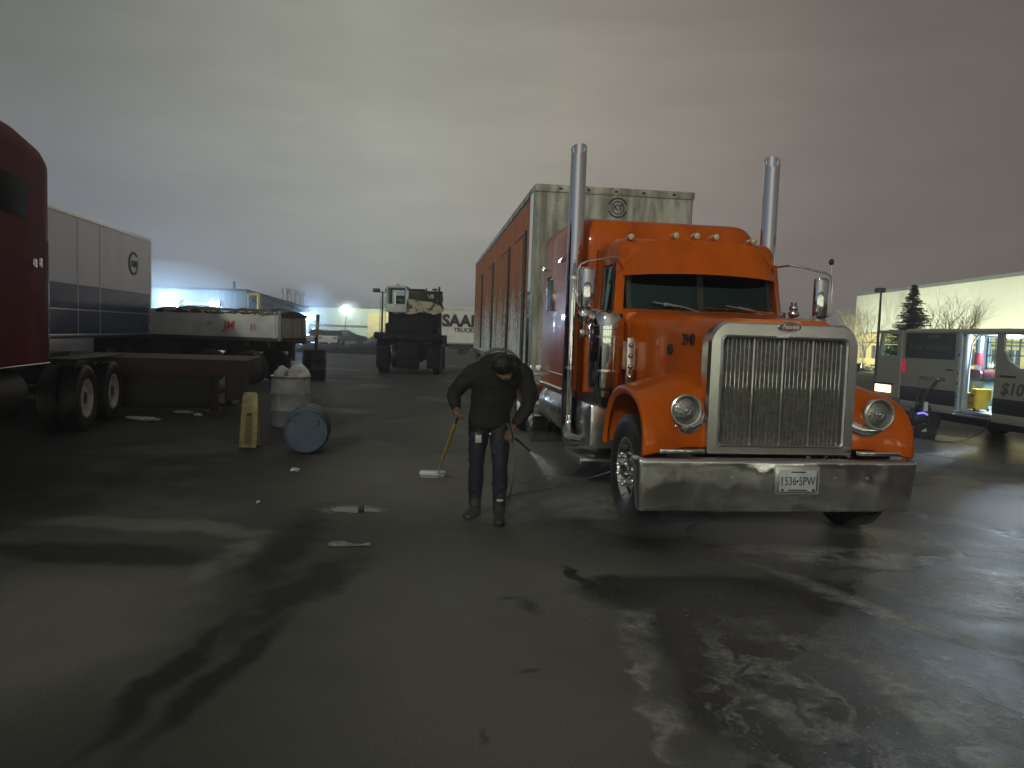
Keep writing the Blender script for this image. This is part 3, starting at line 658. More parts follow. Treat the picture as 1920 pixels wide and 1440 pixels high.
# --- stacks
for s_ in (-1, 1):
    x_ = s_*1.235
    b = MB(); N = 20; zt = 4.02
    ring_top = []
    rs = []
    for z_ in (.78, 1.4, 2.4, 2.43, 3.0, 3.6):
        rs.append([(x_+.098*math.cos(q), 3.08+.098*math.sin(q), z_) for q in [2*math.pi*k/N for k in range(N)]])
    # mitre cut: front lower, back higher (rear-facing outlet)
    rs.append([(x_+.098*math.cos(q), 3.08+.098*math.sin(q), 4.0+.085*math.cos(q-R_(70))) for q in [2*math.pi*k/N for k in range(N)]])
    rs.append([(x_+.088*math.cos(q), 3.08+.088*math.sin(q), 3.998+.085*math.cos(q-R_(70))) for q in [2*math.pi*k/N for k in range(N)]])
    rs.append([(x_+.086*math.cos(q), 3.08+.086*math.sin(q), 3.3) for q in [2*math.pi*k/N for k in range(N)]])
    b.rings(rs, cap=False)
    st = b.build('exhaust_stack', 'chrome', T)
    pts = [(x_, 3.08, .95), (x_, 3.08, .78)]+[(x_-s_*.0, 3.08-.26*(1-math.cos(R_(a))), .74-.26*math.sin(R_(a))) for a in (10, 25, 40, 55, 70, 85)]+[(x_-s_*.05, 2.72, .478), (x_-s_*.25, 2.6, .478)]
    MB().tube(pts, .096, 18).build('elbow', 'chrome', st)
    for z_ in (1.35, 2.44): MB().lathe([(.101, -.02), (.106, -.02), (.106, .02), (.101, .02)], (x_, 3.08, z_), (0, 0, 1), 24).build('clamp', 'chrome_rough', st)
    # air cleaner
    ax_ = s_*1.10
    b = MB(); b.lathe([(.0, 2.02), (.10, 2.015), (.165, 1.985), (.185, 1.94), (.185, 1.86), (.190, 1.855), (.190, 1.82), (.185, 1.815), (.185, 1.25), (.178, 1.2), (.13, 1.16), (.12, 1.10), (0, 1.10)], (ax_, 1.93, 0), (0, 0, 1), 36)
    ac = b.build('air_cleaner', 'chrome', T)
    b = MB()
    for z_ in (1.38, 1.74): b.lathe([(.187, -.012), (.192, -.012), (.192, .012), (.187, .012)], (ax_, 1.93, z_), (0, 0, 1), 30)
    b.bb(s_*.80, s_*.95, 1.85, 2.0, 1.4, 1.7)
    b.build('strap', 'chrome_rough', ac)
    b = MB(); b.bb(s_*.885, s_*.955, 1.60, 1.66, 1.15, 1.74, .01); lb = b.build('light_bar', 'chrome_rough', ac)
    for k in range(5):
        MB().lathe([(0, .04), (.018, .03), (.026, .008), (.028, 0)], (s_*.92, 1.60, 1.22+.11*k), (0, -1, 0), 12).build('bullet_lamp', 'chrome', lb)
    # mirrors
    yo = 1.92
    pts = [(s_*.90, 2.36, 2.60), (s_*.965, 2.16, 2.605), (s_*.985, 1.98, 2.605), (s_*1.1, 1.93, 2.585), (s_*1.36, 1.9, 2.53), (s_*1.425, 1.9, 2.50), (s_*1.45, 1.9, 2.44), (s_*1.452, 1.9, 2.2), (s_*1.45, 1.9, 2.10), (s_*1.425, 1.9, 2.055), (s_*1.36, 1.9, 2.04), (s_*1.1, 1.93, 2.01), (s_*.99, 2.0, 1.99), (s_*.97, 2.12, 1.90)]
    mr = MB().tube(pts, .0125, 10).build('mirror', 'chrome', T)
    b = MB(); rs = []
    for z_, k in ((2.03, .7), (2.045, .95), (2.06, 1), (2.44, 1), (2.46, .95), (2.475, .7)):
        rs.append([(s_*1.335+k*.088*math.cos(R_(a)), yo-k*.06*max(0, math.sin(R_(a)))+(.015 if math.sin(R_(a)) <= 0 else 0), z_) for a in range(0, 360, 15)])
    b.rings(rs); b.build('mirror_head', 'chrome', mr)
    b = MB(); b.lathe([(0, -.05), (.05, -.043), (.085, -.02), (.095, 0), (.09, .012), (0, .014)], (s_*1.34, 1.93, 1.965), (.0, 1, 0), 24); b.tube([(s_*1.36, 1.9, 2.04), (s_*1.36, 1.92, 1.78)], .01, 8); b.build('spot_mirror', 'chrome', mr)
    b = MB(); b.lathe([(.03, .05), (.045, .03), (.052, 0), (.04, -.01), (0, -.016)], (s_*1.36, 1.90, 1.77), (0, 1, 0), 18); b.build('mirror_lamp', 'lamp_glass', mr)
    if s_ > 0:
        b = MB(); b.tube([(1.42, 1.9, 2.50), (1.425, 1.9, 2.62)], .006, 6); b.build('aerial_stalk', 'chrome', mr); MB().sphere((1.425, 1.9, 2.655), .03, (1, 1, 1.2), 12).build('aerial_head', 'dark', mr)
    # tanks and steps
    b = MB(); b.lathe([(0, 3.42), (.26, 3.42), (.31, 3.44), (.325, 3.47), (.325, 5.18), (.31, 5.22), (0, 5.24)], (s_*.93, 0, .74), (0, 1, 0), 40); tk = b.build('fuel_tank', 'chrome_rough', T)
    b = MB()
    for v in (3.75, 4.35, 4.95): b.lathe([(.327, -.03), (.333, -.03), (.333, .03), (.327, .03)], (s_*.93, v, .74), (0, 1, 0), 40)
    b.build('tank_strap', 'chrome', tk)
    MB().bb(s_*.66, s_*1.18, 2.18, 2.78, .48, .98, .03).build('battery_box', 'chrome_rough', T)
    b = MB(); b.bb(s_*.72, s_*1.28, 2.15, 3.05, .335, .37, .008); b.bb(s_*1.255, s_*1.285, 2.15, 3.05, .31, .375, .006); b.build('step', 'chrome_rough', T)
# --- chassis + axles
b = MB()
for s_ in (-1, 1): b.bb(s_*.38, s_*.46, .35, 8.0, .72, 1.0)
b.bb(-.5, .5, .5, 3.0, .62, 1.6, .04); b.cyl((-1.0, .74, .5), (1.0, .74, .5), .07); b.bb(-.38, .38, 3.0, 3.1, .72, .98)
for v in (6.15, 7.5): b.cyl((-.9, v, .52), (.9, v, .52), .1); b.sphere((0, v, .52), .22)
b.bb(-1.1, 1.1, 2.05, 3.0, .98, 1.06)
b.build('chassis', 'frame', T)
for s_ in (-1, 1):
    wheel(T, (s_*1.06, .74, .515), (s_, 0, 0), .515, .28, 'chrome', True)
    for v in (6.15, 7.5):
        wheel(T, (s_*1.10, v, .515), (s_, 0, 0), .515, .26, 'chrome', False, dual=True)
    # quarter fender over the drive wheels
    b = MB(); rs = []
    for a in range(-8, 189, 8):
        cc = V((0, 6.15 if a > 90 else 6.15, .515)); vv = 6.15-.63*math.cos(R_(180-a)) if False else 6.15+.64*math.cos(R_(a)); zz = .52+.64*math.sin(R_(a))
        rs.append([(s_*.62, vv, zz), (s_*1.27, vv, zz), (s_*1.285, 6.15+.615*math.cos(R_(a)), .52+.615*math.sin(R_(a))), (s_*1.265, 6.15+.62*math.cos(R_(a)), .52+.62*math.sin(R_(a))), (s_*.62, 6.15+.62*math.cos(R_(a)), .52+.62*math.sin(R_(a)))])
    b.rings(rs); b.build('rear_fender', 'chrome', T)
# signal lamp on stalk near the cowl, right
b = MB(); b.sphere((.93, 1.75, 2.12), .05, (1, 1, .9), 12); b.sphere((.93, 1.74, 2.055), .065, (1, .8, .7), 12); b.tube([(.9, 1.8, 1.95), (.93, 1.75, 2.06)], .02, 8)
tl = b.build('cowl_lamp', 'chrome', T)
b = MB(); b.sphere((.905, 1.75, 2.17), .013, seg=8); b.sphere((.955, 1.75, 2.17), .013, seg=8); b.build('lamp_cap', 'dark', tl)

# ================================================================== ORANGE BOX TRAILER
tw = M.Rotation(YAW, 3, 'Z') @ V((0, 5.92, 0)) + V((2.3542, 6.5051, 0))
TR = empty('box_trailer', tw, .115)
tag(TR, 'orange-sided box trailer with grimy silver nose hitched behind the orange semi tractor', 'trailer')
LEN = 14.5
MB().bb(-1.285, 1.285, .05, LEN, 1.16, 4.05).build('box_body', 'trailer_side', TR, smooth=False)
b = MB(); b.bb(-1.19, 1.19, -.012, .05, 1.25, 4.0)
nz = b.build('nose_panel', 'nose', TR, smooth=False)
b = MB()
for u in (-.6, 0, .6):
    for k in range(34): b.sphere((u*1.0-.35 if u else -.0-.95, -.013, 1.4+k*.077), .012, (1, .4, 1), 6)
for u in (.62, .98):
    for k in range(34): b.sphere((u, -.013, 1.4+k*.077), .012, (1, .4, 1), 6)
b.build('rivets', 'chrome_rough', nz)
b = MB()
for s_ in (-1, 1):
    b = MB(); b.rings([[(s_*1.19, -.02, z_), (s_*1.25, -.015, z_), (s_*1.29, .03, z_), (s_*1.302, .10, z_), (s_*1.302, .45, z_), (s_*1.19, .45, z_)] for z_ in (1.16, 4.06)])
    b.build('corner_post', 'nose', TR, angle=20)
    MB().bb(s_*1.3025, s_*1.3055, .11, .46, 1.2, 3.99).build('post_cladding', 'chrome', TR)
b = MB(); b.bb(-1.30, 1.30, -.03, .06, 3.99, 4.11, .015)
for s_ in (-1, 1): b.bb(s_*1.24, s_*1.305, .06, LEN, 4.0, 4.11, .01)
b.bb(-1.24, 1.24, .06, LEN-.01, 4.04, 4.095)
b.build('top_rail', 'nose', TR)
b = MB()
for s_ in (-1, 1): b.bb(s_*1.25, s_*1.31, .05, LEN, 1.08, 1.22, .01)
b.bb(-1.28, 1.28, -.01, .06, 1.08, 1.25, .01)
b.build('bottom_rail', 'chrome_rough', TR)
for s_ in (-1,):
    for k, v in enumerate((.98, 3.55, 7.25, 10.9)):
        v1 = v+(1.6 if k else 1.55)
        d = MB().bb(s_*1.286, s_*1.296, v, v1, 1.30, 3.46).build('side_door', 'trailer_side', TR, smooth=False)
        b = MB(); b.bb(s_*1.286, s_*1.325, v-.07, v, 1.28, 3.5, .005); b.build('door_edge', 'dark', d)
        b = MB(); b.bb(s_*1.286, s_*1.308, v, v1, 3.46, 3.50); b.bb(s_*1.286, s_*1.300, v1, v1+.035, 1.28, 3.5); b.build('door_frame', 'trailer_side', d)
        b = MB(); b.tube([(s_*1.31, v+.18, 1.35), (s_*1.31, v+.18, 3.4)], .008, 6); b.build('lock_rod', 'dark', d)
for v in [1.9+1.22*k for k in range(11)]: MB().bb(-1.2895, -1.285, v, v+.03, 3.52, 4.0).build('panel_seam', 'trailer_side', TR)
# ring emblem on the nose
b = MB()
for r0, r1, a0, a1 in ((.135, .165, 20, 160), (.135, .165, 200, 340), (.09, .108, 0, 360)):
    n_ = 24
    b.rings([[(.04+rr*math.cos(R_(a0+(a1-a0)*i/n_)), yy, 3.80+rr*math.sin(R_(a0+(a1-a0)*i/n_))) for rr, yy in ((r0, -.013), (r0, -.017), (r1, -.017), (r1, -.013))] for i in range(n_+1)])
b.build('ring_emblem', 'navy_ink', nz)
text('emblem_letters', 'KT', .12, 'navy_ink', nz, (.04, -.0165, 3.80), (1, 0, 0), (0, 0, 1), bold=.004)
b = MB(); b.bb(-.45, .45, .3, LEN-.3, .95, 1.08)
for s_ in (-1, 1): b.bb(s_*.9, s_*1.0, 2.7, 2.85, .3, 1.1); b.bb(s_*1.0, s_*1.04, LEN-3.6, LEN-.6, .8, 1.06)
for v in (LEN-2.6, LEN-1.3): b.cyl((-.9, v, .52), (.9, v, .52), .09)
b.build('undercarriage', 'frame', TR)
for s_ in (-1, 1):
    for v in (LEN-2.6, LEN-1.3): wheel(TR, (s_*1.12, v, .515), (s_, 0, 0), .515, .26, 'white', False, lugs=False, dual=True)
for k, u in enumerate((-.9, -.45, 0, .45, .95)):
    MB().box((u, -.035, 4.05), (.05, .03, .03), .006).build('clearance_lamp', 'dark', TR)

# ================================================================== PERSON
PE = empty('person', (-.2, 7.08, 0))
tag(PE, 'person in black padded jacket and dark jeans bending forward beside the orange truck', 'person')
J = dict(pel=(0, .05, .96), sp=(.01, .01, 1.12), ch=(.045, -.10, 1.29), nb=(.075, -.20, 1.385), nk=(.10, -.265, 1.42), hb=(.115, -.315, 1.435), hc=(.125, -.355, 1.445), cr=(.115, -.385, 1.49), jaw=(.16, -.37, 1.355), nose=(.175, -.43, 1.362),
         shl=(-.17, -.10, 1.345), ell=(-.335, -.06, 1.15), wrl=(-.295, -.18, 1.045), hal=(-.28, -.22, 1.015),
         shr=(.245, -.12, 1.31), elr=(.335, -.08, 1.06), wrr=(.235, -.22, .90), har=(.20, -.26, .865),
         hil=(-.095, .05, .91), knl=(-.11, .03, .50), anl=(-.115, .10, .09), tol=(-.165, -.04, .035),
         hir=(.095, .03, .91), knr=(.115, -.12, .50), anr=(.12, -.10, .09), tor=(.125, -.26, .035))
def chain(keys, conn, rad, **k):
    idx = {a: i for i, a in enumerate(keys)}
    return [J[a] for a in keys], [(idx[a], idx[b_]) for a, b_ in conn], [rad[a] for a in keys]
keys = list(J)
conn = [('pel', 'sp'), ('sp', 'ch'), ('ch', 'nb'), ('nb', 'nk'), ('nk', 'hb'), ('hb', 'hc'), ('hc', 'cr'), ('hb', 'jaw'), ('jaw', 'nose'), ('ch', 'shl'), ('shl', 'ell'), ('ell', 'wrl'), ('wrl', 'hal'), ('ch', 'shr'), ('shr', 'elr'), ('elr', 'wrr'), ('wrr', 'har'), ('pel', 'hil'), ('hil', 'knl'), ('knl', 'anl'), ('anl', 'tol'), ('pel', 'hir'), ('hir', 'knr'), ('knr', 'anr'), ('anr', 'tor')]
rad = dict(pel=.13, sp=.12, ch=.13, nb=.07, nk=.055, hb=.07, hc=.092, cr=.075, jaw=.045, nose=.014, shl=.055, ell=.04, wrl=.027, hal=.03, shr=.055, elr=.04, wrr=.027, har=.03, hil=.085, knl=.055, anl=.030, tol=.018, hir=.085, knr=.055, anr=.030, tor=.018)
vs, es, rd = chain(keys, conn, rad)
def hand(vs, es, rd, base, tip, side):
    """palm with four curled fingers and a thumb from its side"""
    bi = len(vs); o = V(base); d = (V(tip)-V(base)).normalized(); s_ = V(side).normalized(); n_ = d.cross(s_).normalized()
    start = [i for i, q in enumerate(vs) if V(q) == o][0]
    for k, ln in enumerate((.9, 1.0, .95, .75)):
        off = s_*(-.027+.018*k)
        a = o+off+d*.03; b1 = a+d*.035*ln+n_*.004; b2 = b1+d*.022*ln+n_*.016; b3 = b2+d*.008*ln+n_*.02
        i0 = len(vs); vs += [tuple(a), tuple(b1), tuple(b2), tuple(b3)]; rd += [.0095, .009, .0085, .007]; es += [(start, i0), (i0, i0+1), (i0+1, i0+2), (i0+2, i0+3)]
    a = o-s_*.035+d*.0; b1 = a-s_*.018+d*.03+n_*.01; b2 = b1+d*.025+n_*.012; i0 = len(vs)
    vs += [tuple(a), tuple(b1), tuple(b2)]; rd += [.012, .0105, .009]; es += [(start, i0), (i0, i0+1), (i0+1, i0+2)]
hand(vs, es, rd, J['hal'], V(J['hal'])+V((.02, -.05, -.06)), (1, .2, -.2))
hand(vs, es, rd, J['har'], V(J['har'])+V((-.02, -.06, -.05)), (-1, .2, .2))
skin_mesh('body', vs, es, rd, 'skin', PE, 2)
from mathutils import noise as mn
def remesh(b, name, m, parent, vox=.011, wr=.008, fr=9.):
    bmesh.ops.recalc_face_normals(b.bm, faces=b.bm.faces)
    me = bpy.data.meshes.new('tmp'); b.bm.to_mesh(me); b.bm.free(); ob = bpy.data.objects.new('tmp', me); COL.objects.link(ob)
    md = ob.modifiers.new('r', 'REMESH'); md.mode = 'VOXEL'; md.voxel_size = vox
    md = ob.modifiers.new('s', 'SMOOTH'); md.factor = .5; md.iterations = 6
    bpy.context.view_layer.update()
    nm = bpy.data.meshes.new_from_object(ob.evaluated_get(bpy.context.evaluated_depsgraph_get())); bpy.data.objects.remove(ob)
    nm.name = name; nm.materials.clear(); nm.materials.append(MT[m])
    nn = [v.normal.copy() for v in nm.vertices]
    for v, n_ in zip(nm.vertices, nn):
        q = v.co; a = mn.noise(V((q.x*fr, q.y*fr, q.z*fr*1.9)))+.5*mn.noise(V((q.x*fr*2.4, q.y*fr*2.4, q.z*fr*4)))
        v.co = q+n_*wr*a
    nm.polygons.foreach_set('use_smooth', [True]*len(nm.polygons))
    o = bpy.data.objects.new(name, nm); COL.objects.link(o); o.parent = parent; return o
b = MB(); rs = []
for cx, cy, cz, ax, ay, tl in ((0, .03, .855, .165, .125, 0), (0, .03, .87, .19, .15, 0), (0, .03, .98, .192, .155, .05), (.02, .0, 1.10, .20, .165, .1), (.05, -.03, 1.22, .222, .175, .2), (.08, -.07, 1.33, .245, .18, .3), (.095, -.10, 1.42, .235, .165, .4), (.10, -.13, 1.49, .19, .13, .4), (.105, -.16, 1.53, .12, .08, .4)):
    rs.append([(cx+ax*math.cos(q), cy+ay*math.sin(q), cz+tl*ay*math.sin(q)*.9) for q in [2*math.pi*k/28 for k in range(28)]])
b.rings(rs)
b.tube([(-.08, -.10, 1.41), (-.15, -.10, 1.37), (-.25, -.09, 1.28), (-.325, -.065, 1.18), (-.335, -.08, 1.14), (-.315, -.14, 1.085), (-.295, -.185, 1.045)], [.085, .092, .08, .066, .066, .056, .046], 16)
b.tube([(.25, -.13, 1.42), (.30, -.13, 1.37), (.355, -.11, 1.22), (.352, -.09, 1.10), (.335, -.11, 1.05), (.28, -.17, .97), (.238, -.215, .91)], [.085, .092, .084, .07, .068, .058, .046], 16)
b.tube([(.045, -.20, 1.40), (.10, -.27, 1.37), (.16, -.24, 1.39), (.2, -.17, 1.43)], [.06, .055, .055, .06], 12)
jk = remesh(b, 'jacket', 'jacket', PE, .012, .009)
# puckered cuffs and hood with trim
J['h1'] = (-.10, .02, 1.36)
b = MB(); rs = []
hdv, hde, hdr = [(-.10, -.03, 1.43), (.0, -.02, 1.50), (.11, -.03, 1.52), (.22, -.05, 1.45)], [(0, 1), (1, 2), (2, 3)], [.055, .065, .065, .055]
ho = skin_mesh('hood', hdv, hde, hdr, 'jacket', PE, 2)
rng = random.Random(3)
fp = [(-.15, -.10, 1.43), (-.12, -.07, 1.49), (-.05, -.04, 1.55), (.04, -.03, 1.59), (.13, -.03, 1.59), (.21, -.04, 1.55), (.27, -.06, 1.49), (.31, -.08, 1.42)]
b = MB()
def pathpt(P, s_):
    k = s_*(len(P)-1); i = min(int(k), len(P)-2); return V(P[i]).lerp(V(P[i+1]), k-i)
for k in range(700):
    q = pathpt(fp, rng.random()); d = V((rng.gauss(0, 1), rng.gauss(0, 1), rng.gauss(.6, 1))).normalized()
    q += V((rng.gauss(0, .006), rng.gauss(0, .006), rng.gauss(0, .006)))
    b.tube([q, q+d*rng.uniform(.012, .03)], [.0022, .0006], 3, cap=False)
b.tube([pathpt(fp, i/20) for i in range(21)], .012, 8)
b.build('hood_trim', 'fur', ho)
# hair cap
b = MB(); b.sphere((.112, -.372, 1.468), .107, (1.0, 1.0, .88), 20)
for k in range(260):
    a = rng.uniform(0, 2*math.pi); e = rng.uniform(.0, 1.4); d = V((math.cos(a)*math.cos(e), math.sin(a)*math.cos(e), math.sin(e)))
    q = V((.112, -.372, 1.466))+V((d.x*.104, d.y*.104, d.z*.09)); b.tube([q, q+d*.006+V((d.x*.01, d.y*.01, -.022))], [.003, .001], 3, cap=False)
b.build('hair', 'hair', PE)
b = MB()
for s_ in (-1, 1): b.sphere((.168+s_*.030, -.428, 1.388), .007, seg=8)
b.build('eyes', 'dark', PE)
b = MB(); b.tube([(.155, -.408, 1.335), (.172, -.412, 1.332), (.19, -.408, 1.337)], .004, 6); b.build('mouth', 'boot', PE)
b = MB()
for s_ in (-1, 1): b.sphere((.13+s_*.09, -.35, 1.42), .022, (.4, .8, 1.2), 8)
b.build('ears', 'skin', PE)
vs, es, rd = chain(['pel', 'hil', 'knl', 'anl', 'hir', 'knr', 'anr'], [('pel', 'hil'), ('hil', 'knl'), ('knl', 'anl'), ('pel', 'hir'), ('hir', 'knr'), ('knr', 'anr')], dict(pel=.145, hil=.105, knl=.078, anl=.06, hir=.105, knr=.08, anr=.062))
b = MB()
for a_, k_, n_ in (('hil', 'knl', 'anl'), ('hir', 'knr', 'anr')):
    H, K, A = V(J[a_]), V(J[k_]), V(J[n_]); A = A.copy(); A.z = .12
    b.tube([H+V((0, 0, .08)), H, H.lerp(K, .5), K+V((0, 0, .04)), K, K.lerp(A, .4), A+V((0, 0, .05)), A], [.098, .105, .092, .074, .070, .073, .060, .064], 16)
b.tube([(0, .045, .86), (0, .045, .95)], [.13, .15], 16); b.sphere((0, .06, .90), .13, (1.3, 1, .9))
remesh(b, 'jeans', 'jeans', PE, .011, .009, 12.)
for a_, t_ in (('anl', 'tol'), ('anr', 'tor')):
    A, B = V(J[a_]), V(J[t_]); d = (B-A); d.z = 0; d.normalize(); nn = V((-d.y, d.x, 0))
    b = MB()
    def sec(s_, wd, z0, z1): 
        c_ = V((A.x, A.y, 0))+d*s_
        return [c_+nn*x_+V((0, 0, z_)) for x_, z_ in rrect(-wd, wd, z0, z1, min(wd, (z1-z0)/2)*.7, 4, .012)]
    b.rings([sec(-.075, .035, .012, .10), sec(-.05, .044, .0, .14), sec(.03, .046, .0, .12), sec(.09, .05, .0, .085), sec(.15, .05, .0, .07), sec(.195, .036, .008, .05), sec(.205, .02, .012, .04)])
    b.tube([V((A.x, A.y, .07)), V((A.x, A.y, .21))], [.058, .064], 14)
    b.build('boot', 'boot', PE)
b = MB(); b.tube([(.125, -.145, .205), (.125, -.145, .222)], .035, 12); b.build('sock', 'plastic_white', PE)
b = MB(); b.box((-.09, -.135, .775), (.058, .012, .085), .008); bg_ = b.build('badge', 'plastic_white', PE)
b = MB(); b.box((-.09, -.136, .815), (.05, .013, .02), .003); b.tube([(-.09, -.13, .82), (-.085, -.11, .87)], .004, 6); b.build('badge_clip', 'dark', bg_)
b = MB(); b.sphere((.015, -.135, .815), .012, (1, .6, 1.6), 8); b.build('key_fob', 'chrome', PE)

# spray wand held in the lower hand, hose on the ground, brush held in the other
WN = MB().tube([(-.03, 6.83, .93), (.0, 6.80, .875), (.02, 6.79, .82), (.10, 6.84, .76), (.16, 6.90, .70)], [.014, .017, .014, .009, .007], 10).build('spray_wand', 'dark')
tag(WN, 'short spray wand in the lower hand of the bending person', 'wand')
MB().cyl((.16, 6.90, .70), (.185, 6.925, .675), .012, .008, 10).build('nozzle', 'chrome', WN)
HO = MB()
hp = [(.02, 6.80, .80), (.04, 6.95, .45), (.0, 7.3, .10), (-.02, 7.7, .012), (.0, 8.1, .011), (.35, 8.45, .011), (.75, 8.95, .011), (1.19, 9.57, .011), (1.45, 10.1, .011), (1.5, 11.0, .011), (1.2, 12.5, .011)]
def smooth_path(P, n=8):
    P = [V(q) for q in P]; o = []
    for i in range(len(P)-1):
        a, b_, c_, d = P[max(i-1, 0)], P[i], P[i+1], P[min(i+2, len(P)-1)]
        for k in range(n):
            s_ = k/n; o.append(.5*((2*b_)+(-a+c_)*s_+(2*a-5*b_+4*c_-d)*s_*s_+(-a+3*b_-3*c_+d)*s_**3))
    o.append(P[-1]); return o
HO.tube(smooth_path(hp), .009, 6)
tag(HO.build('hose', mat('grey_rubber_hose', (.17, .17, .16), .4)), 'thin grey pressure hose trailing over wet ground to the tractor wheel', 'hose')
BR = MB().tube([(-.47, 6.87, 1.03), (-.50, 7.45, .80)], .013, 8)
brs = empty('scrub_brush', (-.86, 9.0, 0))
tag(brs, 'long-handled washing brush with a yellow sleeve, its pale head down left of the person', 'brush')
def loc_(q, o=(-.86, 9.0, 0)): return (q[0]-o[0], q[1]-o[1], q[2])
A_, B_ = V((-.47, 6.90, 1.0)), V((-.84, 8.95, .07))
MB().tube([loc_(A_), loc_(A_.lerp(B_, .14))], .011, 8).build('grip', 'dark', brs)
MB().tube([loc_(A_.lerp(B_, .14)), loc_(A_.lerp(B_, .74))], .016, 8).build('handle', 'yellow', brs)
MB().tube([loc_(A_.lerp(B_, .74)), loc_(B_)], .012, 8).build('ferrule', 'chrome_rough', brs)
b = MB(); b.box((-.05, 0, .055), (.30, .09, .05), .01); b.build('head', 'plastic_white', brs)
b = MB()
for k in range(90): q = V((-.05+rng.uniform(-.14, .14), rng.uniform(-.04, .04), .035)); b.tube([q, q+V((rng.uniform(-.01, .01), rng.uniform(-.012, .012), -.035))], .003, 4)
b.build('bristles', 'plastic_white', brs)

# ================================================================== WHITE / NAVY TRAILER (left)
def box_trailer_left():
    o = empty('box_trailer', (-9.73, 15.98, 0), .128)
    tag(o, 'white box trailer with broad navy lower band parked behind the dark red truck', 'trailer')
    L0, L1 = -7.4, 6.25
    MB().bb(-2.58, 0, L0, L1, 1.34, 4.03).build('box_body', 'trailer_white', o, smooth=False)
    MB().bb(-2.55, .008, L0+.02, L1-.02, 1.38, 2.51).build('navy_band', 'navy', o, smooth=False)
    b = MB(); b.bb(-2.6, .02, L0, L1, 4.0, 4.1, .01); b.bb(-2.6, .02, L0, L1, 1.30, 1.40, .01); b.bb(-.03, .018, L1-.1, L1+.01, 1.34, 4.05); b.bb(0, .014, L0+.1, L1-.1, 1.93, 1.96)
    b.build('rail', 'chrome_rough', o)
    b = MB()
    pass
    for k in (3, 7, 8): v = L0+.2+k*1.23; MB().bb(0, .010, v, v+.035, 1.4, 4.0).build('panel_seam', 'trailer_white', o)
    b = MB(); b.bb(-.06, 0, L0+5.2, 2.3, .9, 1.30, .01); b.build('side_skirt', 'trailer_white', o)
    b = MB(); n_ = 20
    b.rings([[(yy, 4.88+rr*math.cos(R_(40+280*i/n_)), 3.28+rr*.9*math.sin(R_(40+280*i/n_))) for rr, yy in ((.30-.03*abs(math.sin(R_(i*9))), .013), (.30-.03*abs(math.sin(R_(i*9))), .018), (.345, .018), (.345, .013))] for i in range(n_+1)])
    b.build('ring_emblem', 'navy_ink', o)
    text('emblem_letters', 'AMJ', .26, 'navy_ink', o, (.014, 4.95, 3.26), (0, 1, 0), (0, 0, 1), sx=1.2, bold=.006)
    b = MB(); b.bb(-1.9, -.7, L0+.3, L1-.2, 1.05, 1.3); b.bb(-2.3, -.3, 3.0, 5.4, .8, 1.1)
    for v in (3.5, 4.85): b.cyl((-2.3, v, .52), (-.3, v, .52), .08)
    b.build('undercarriage', 'frame', o)
    for v in (3.5, 4.85):
        wheel(o, (-.16, v, .515), (1, 0, 0), .515, .26, 'tan', False, lugs=False, dual=True)
        wheel(o, (-2.42, v, .515), (-1, 0, 0), .515, .26, 'tan', False, lugs=False, dual=True)
    b = MB(); b.bb(-.14, .01, L1+.005, L1+.03, 1.36, 1.46); b.build('tail_lamp', 'red_ink', o)
box_trailer_left()

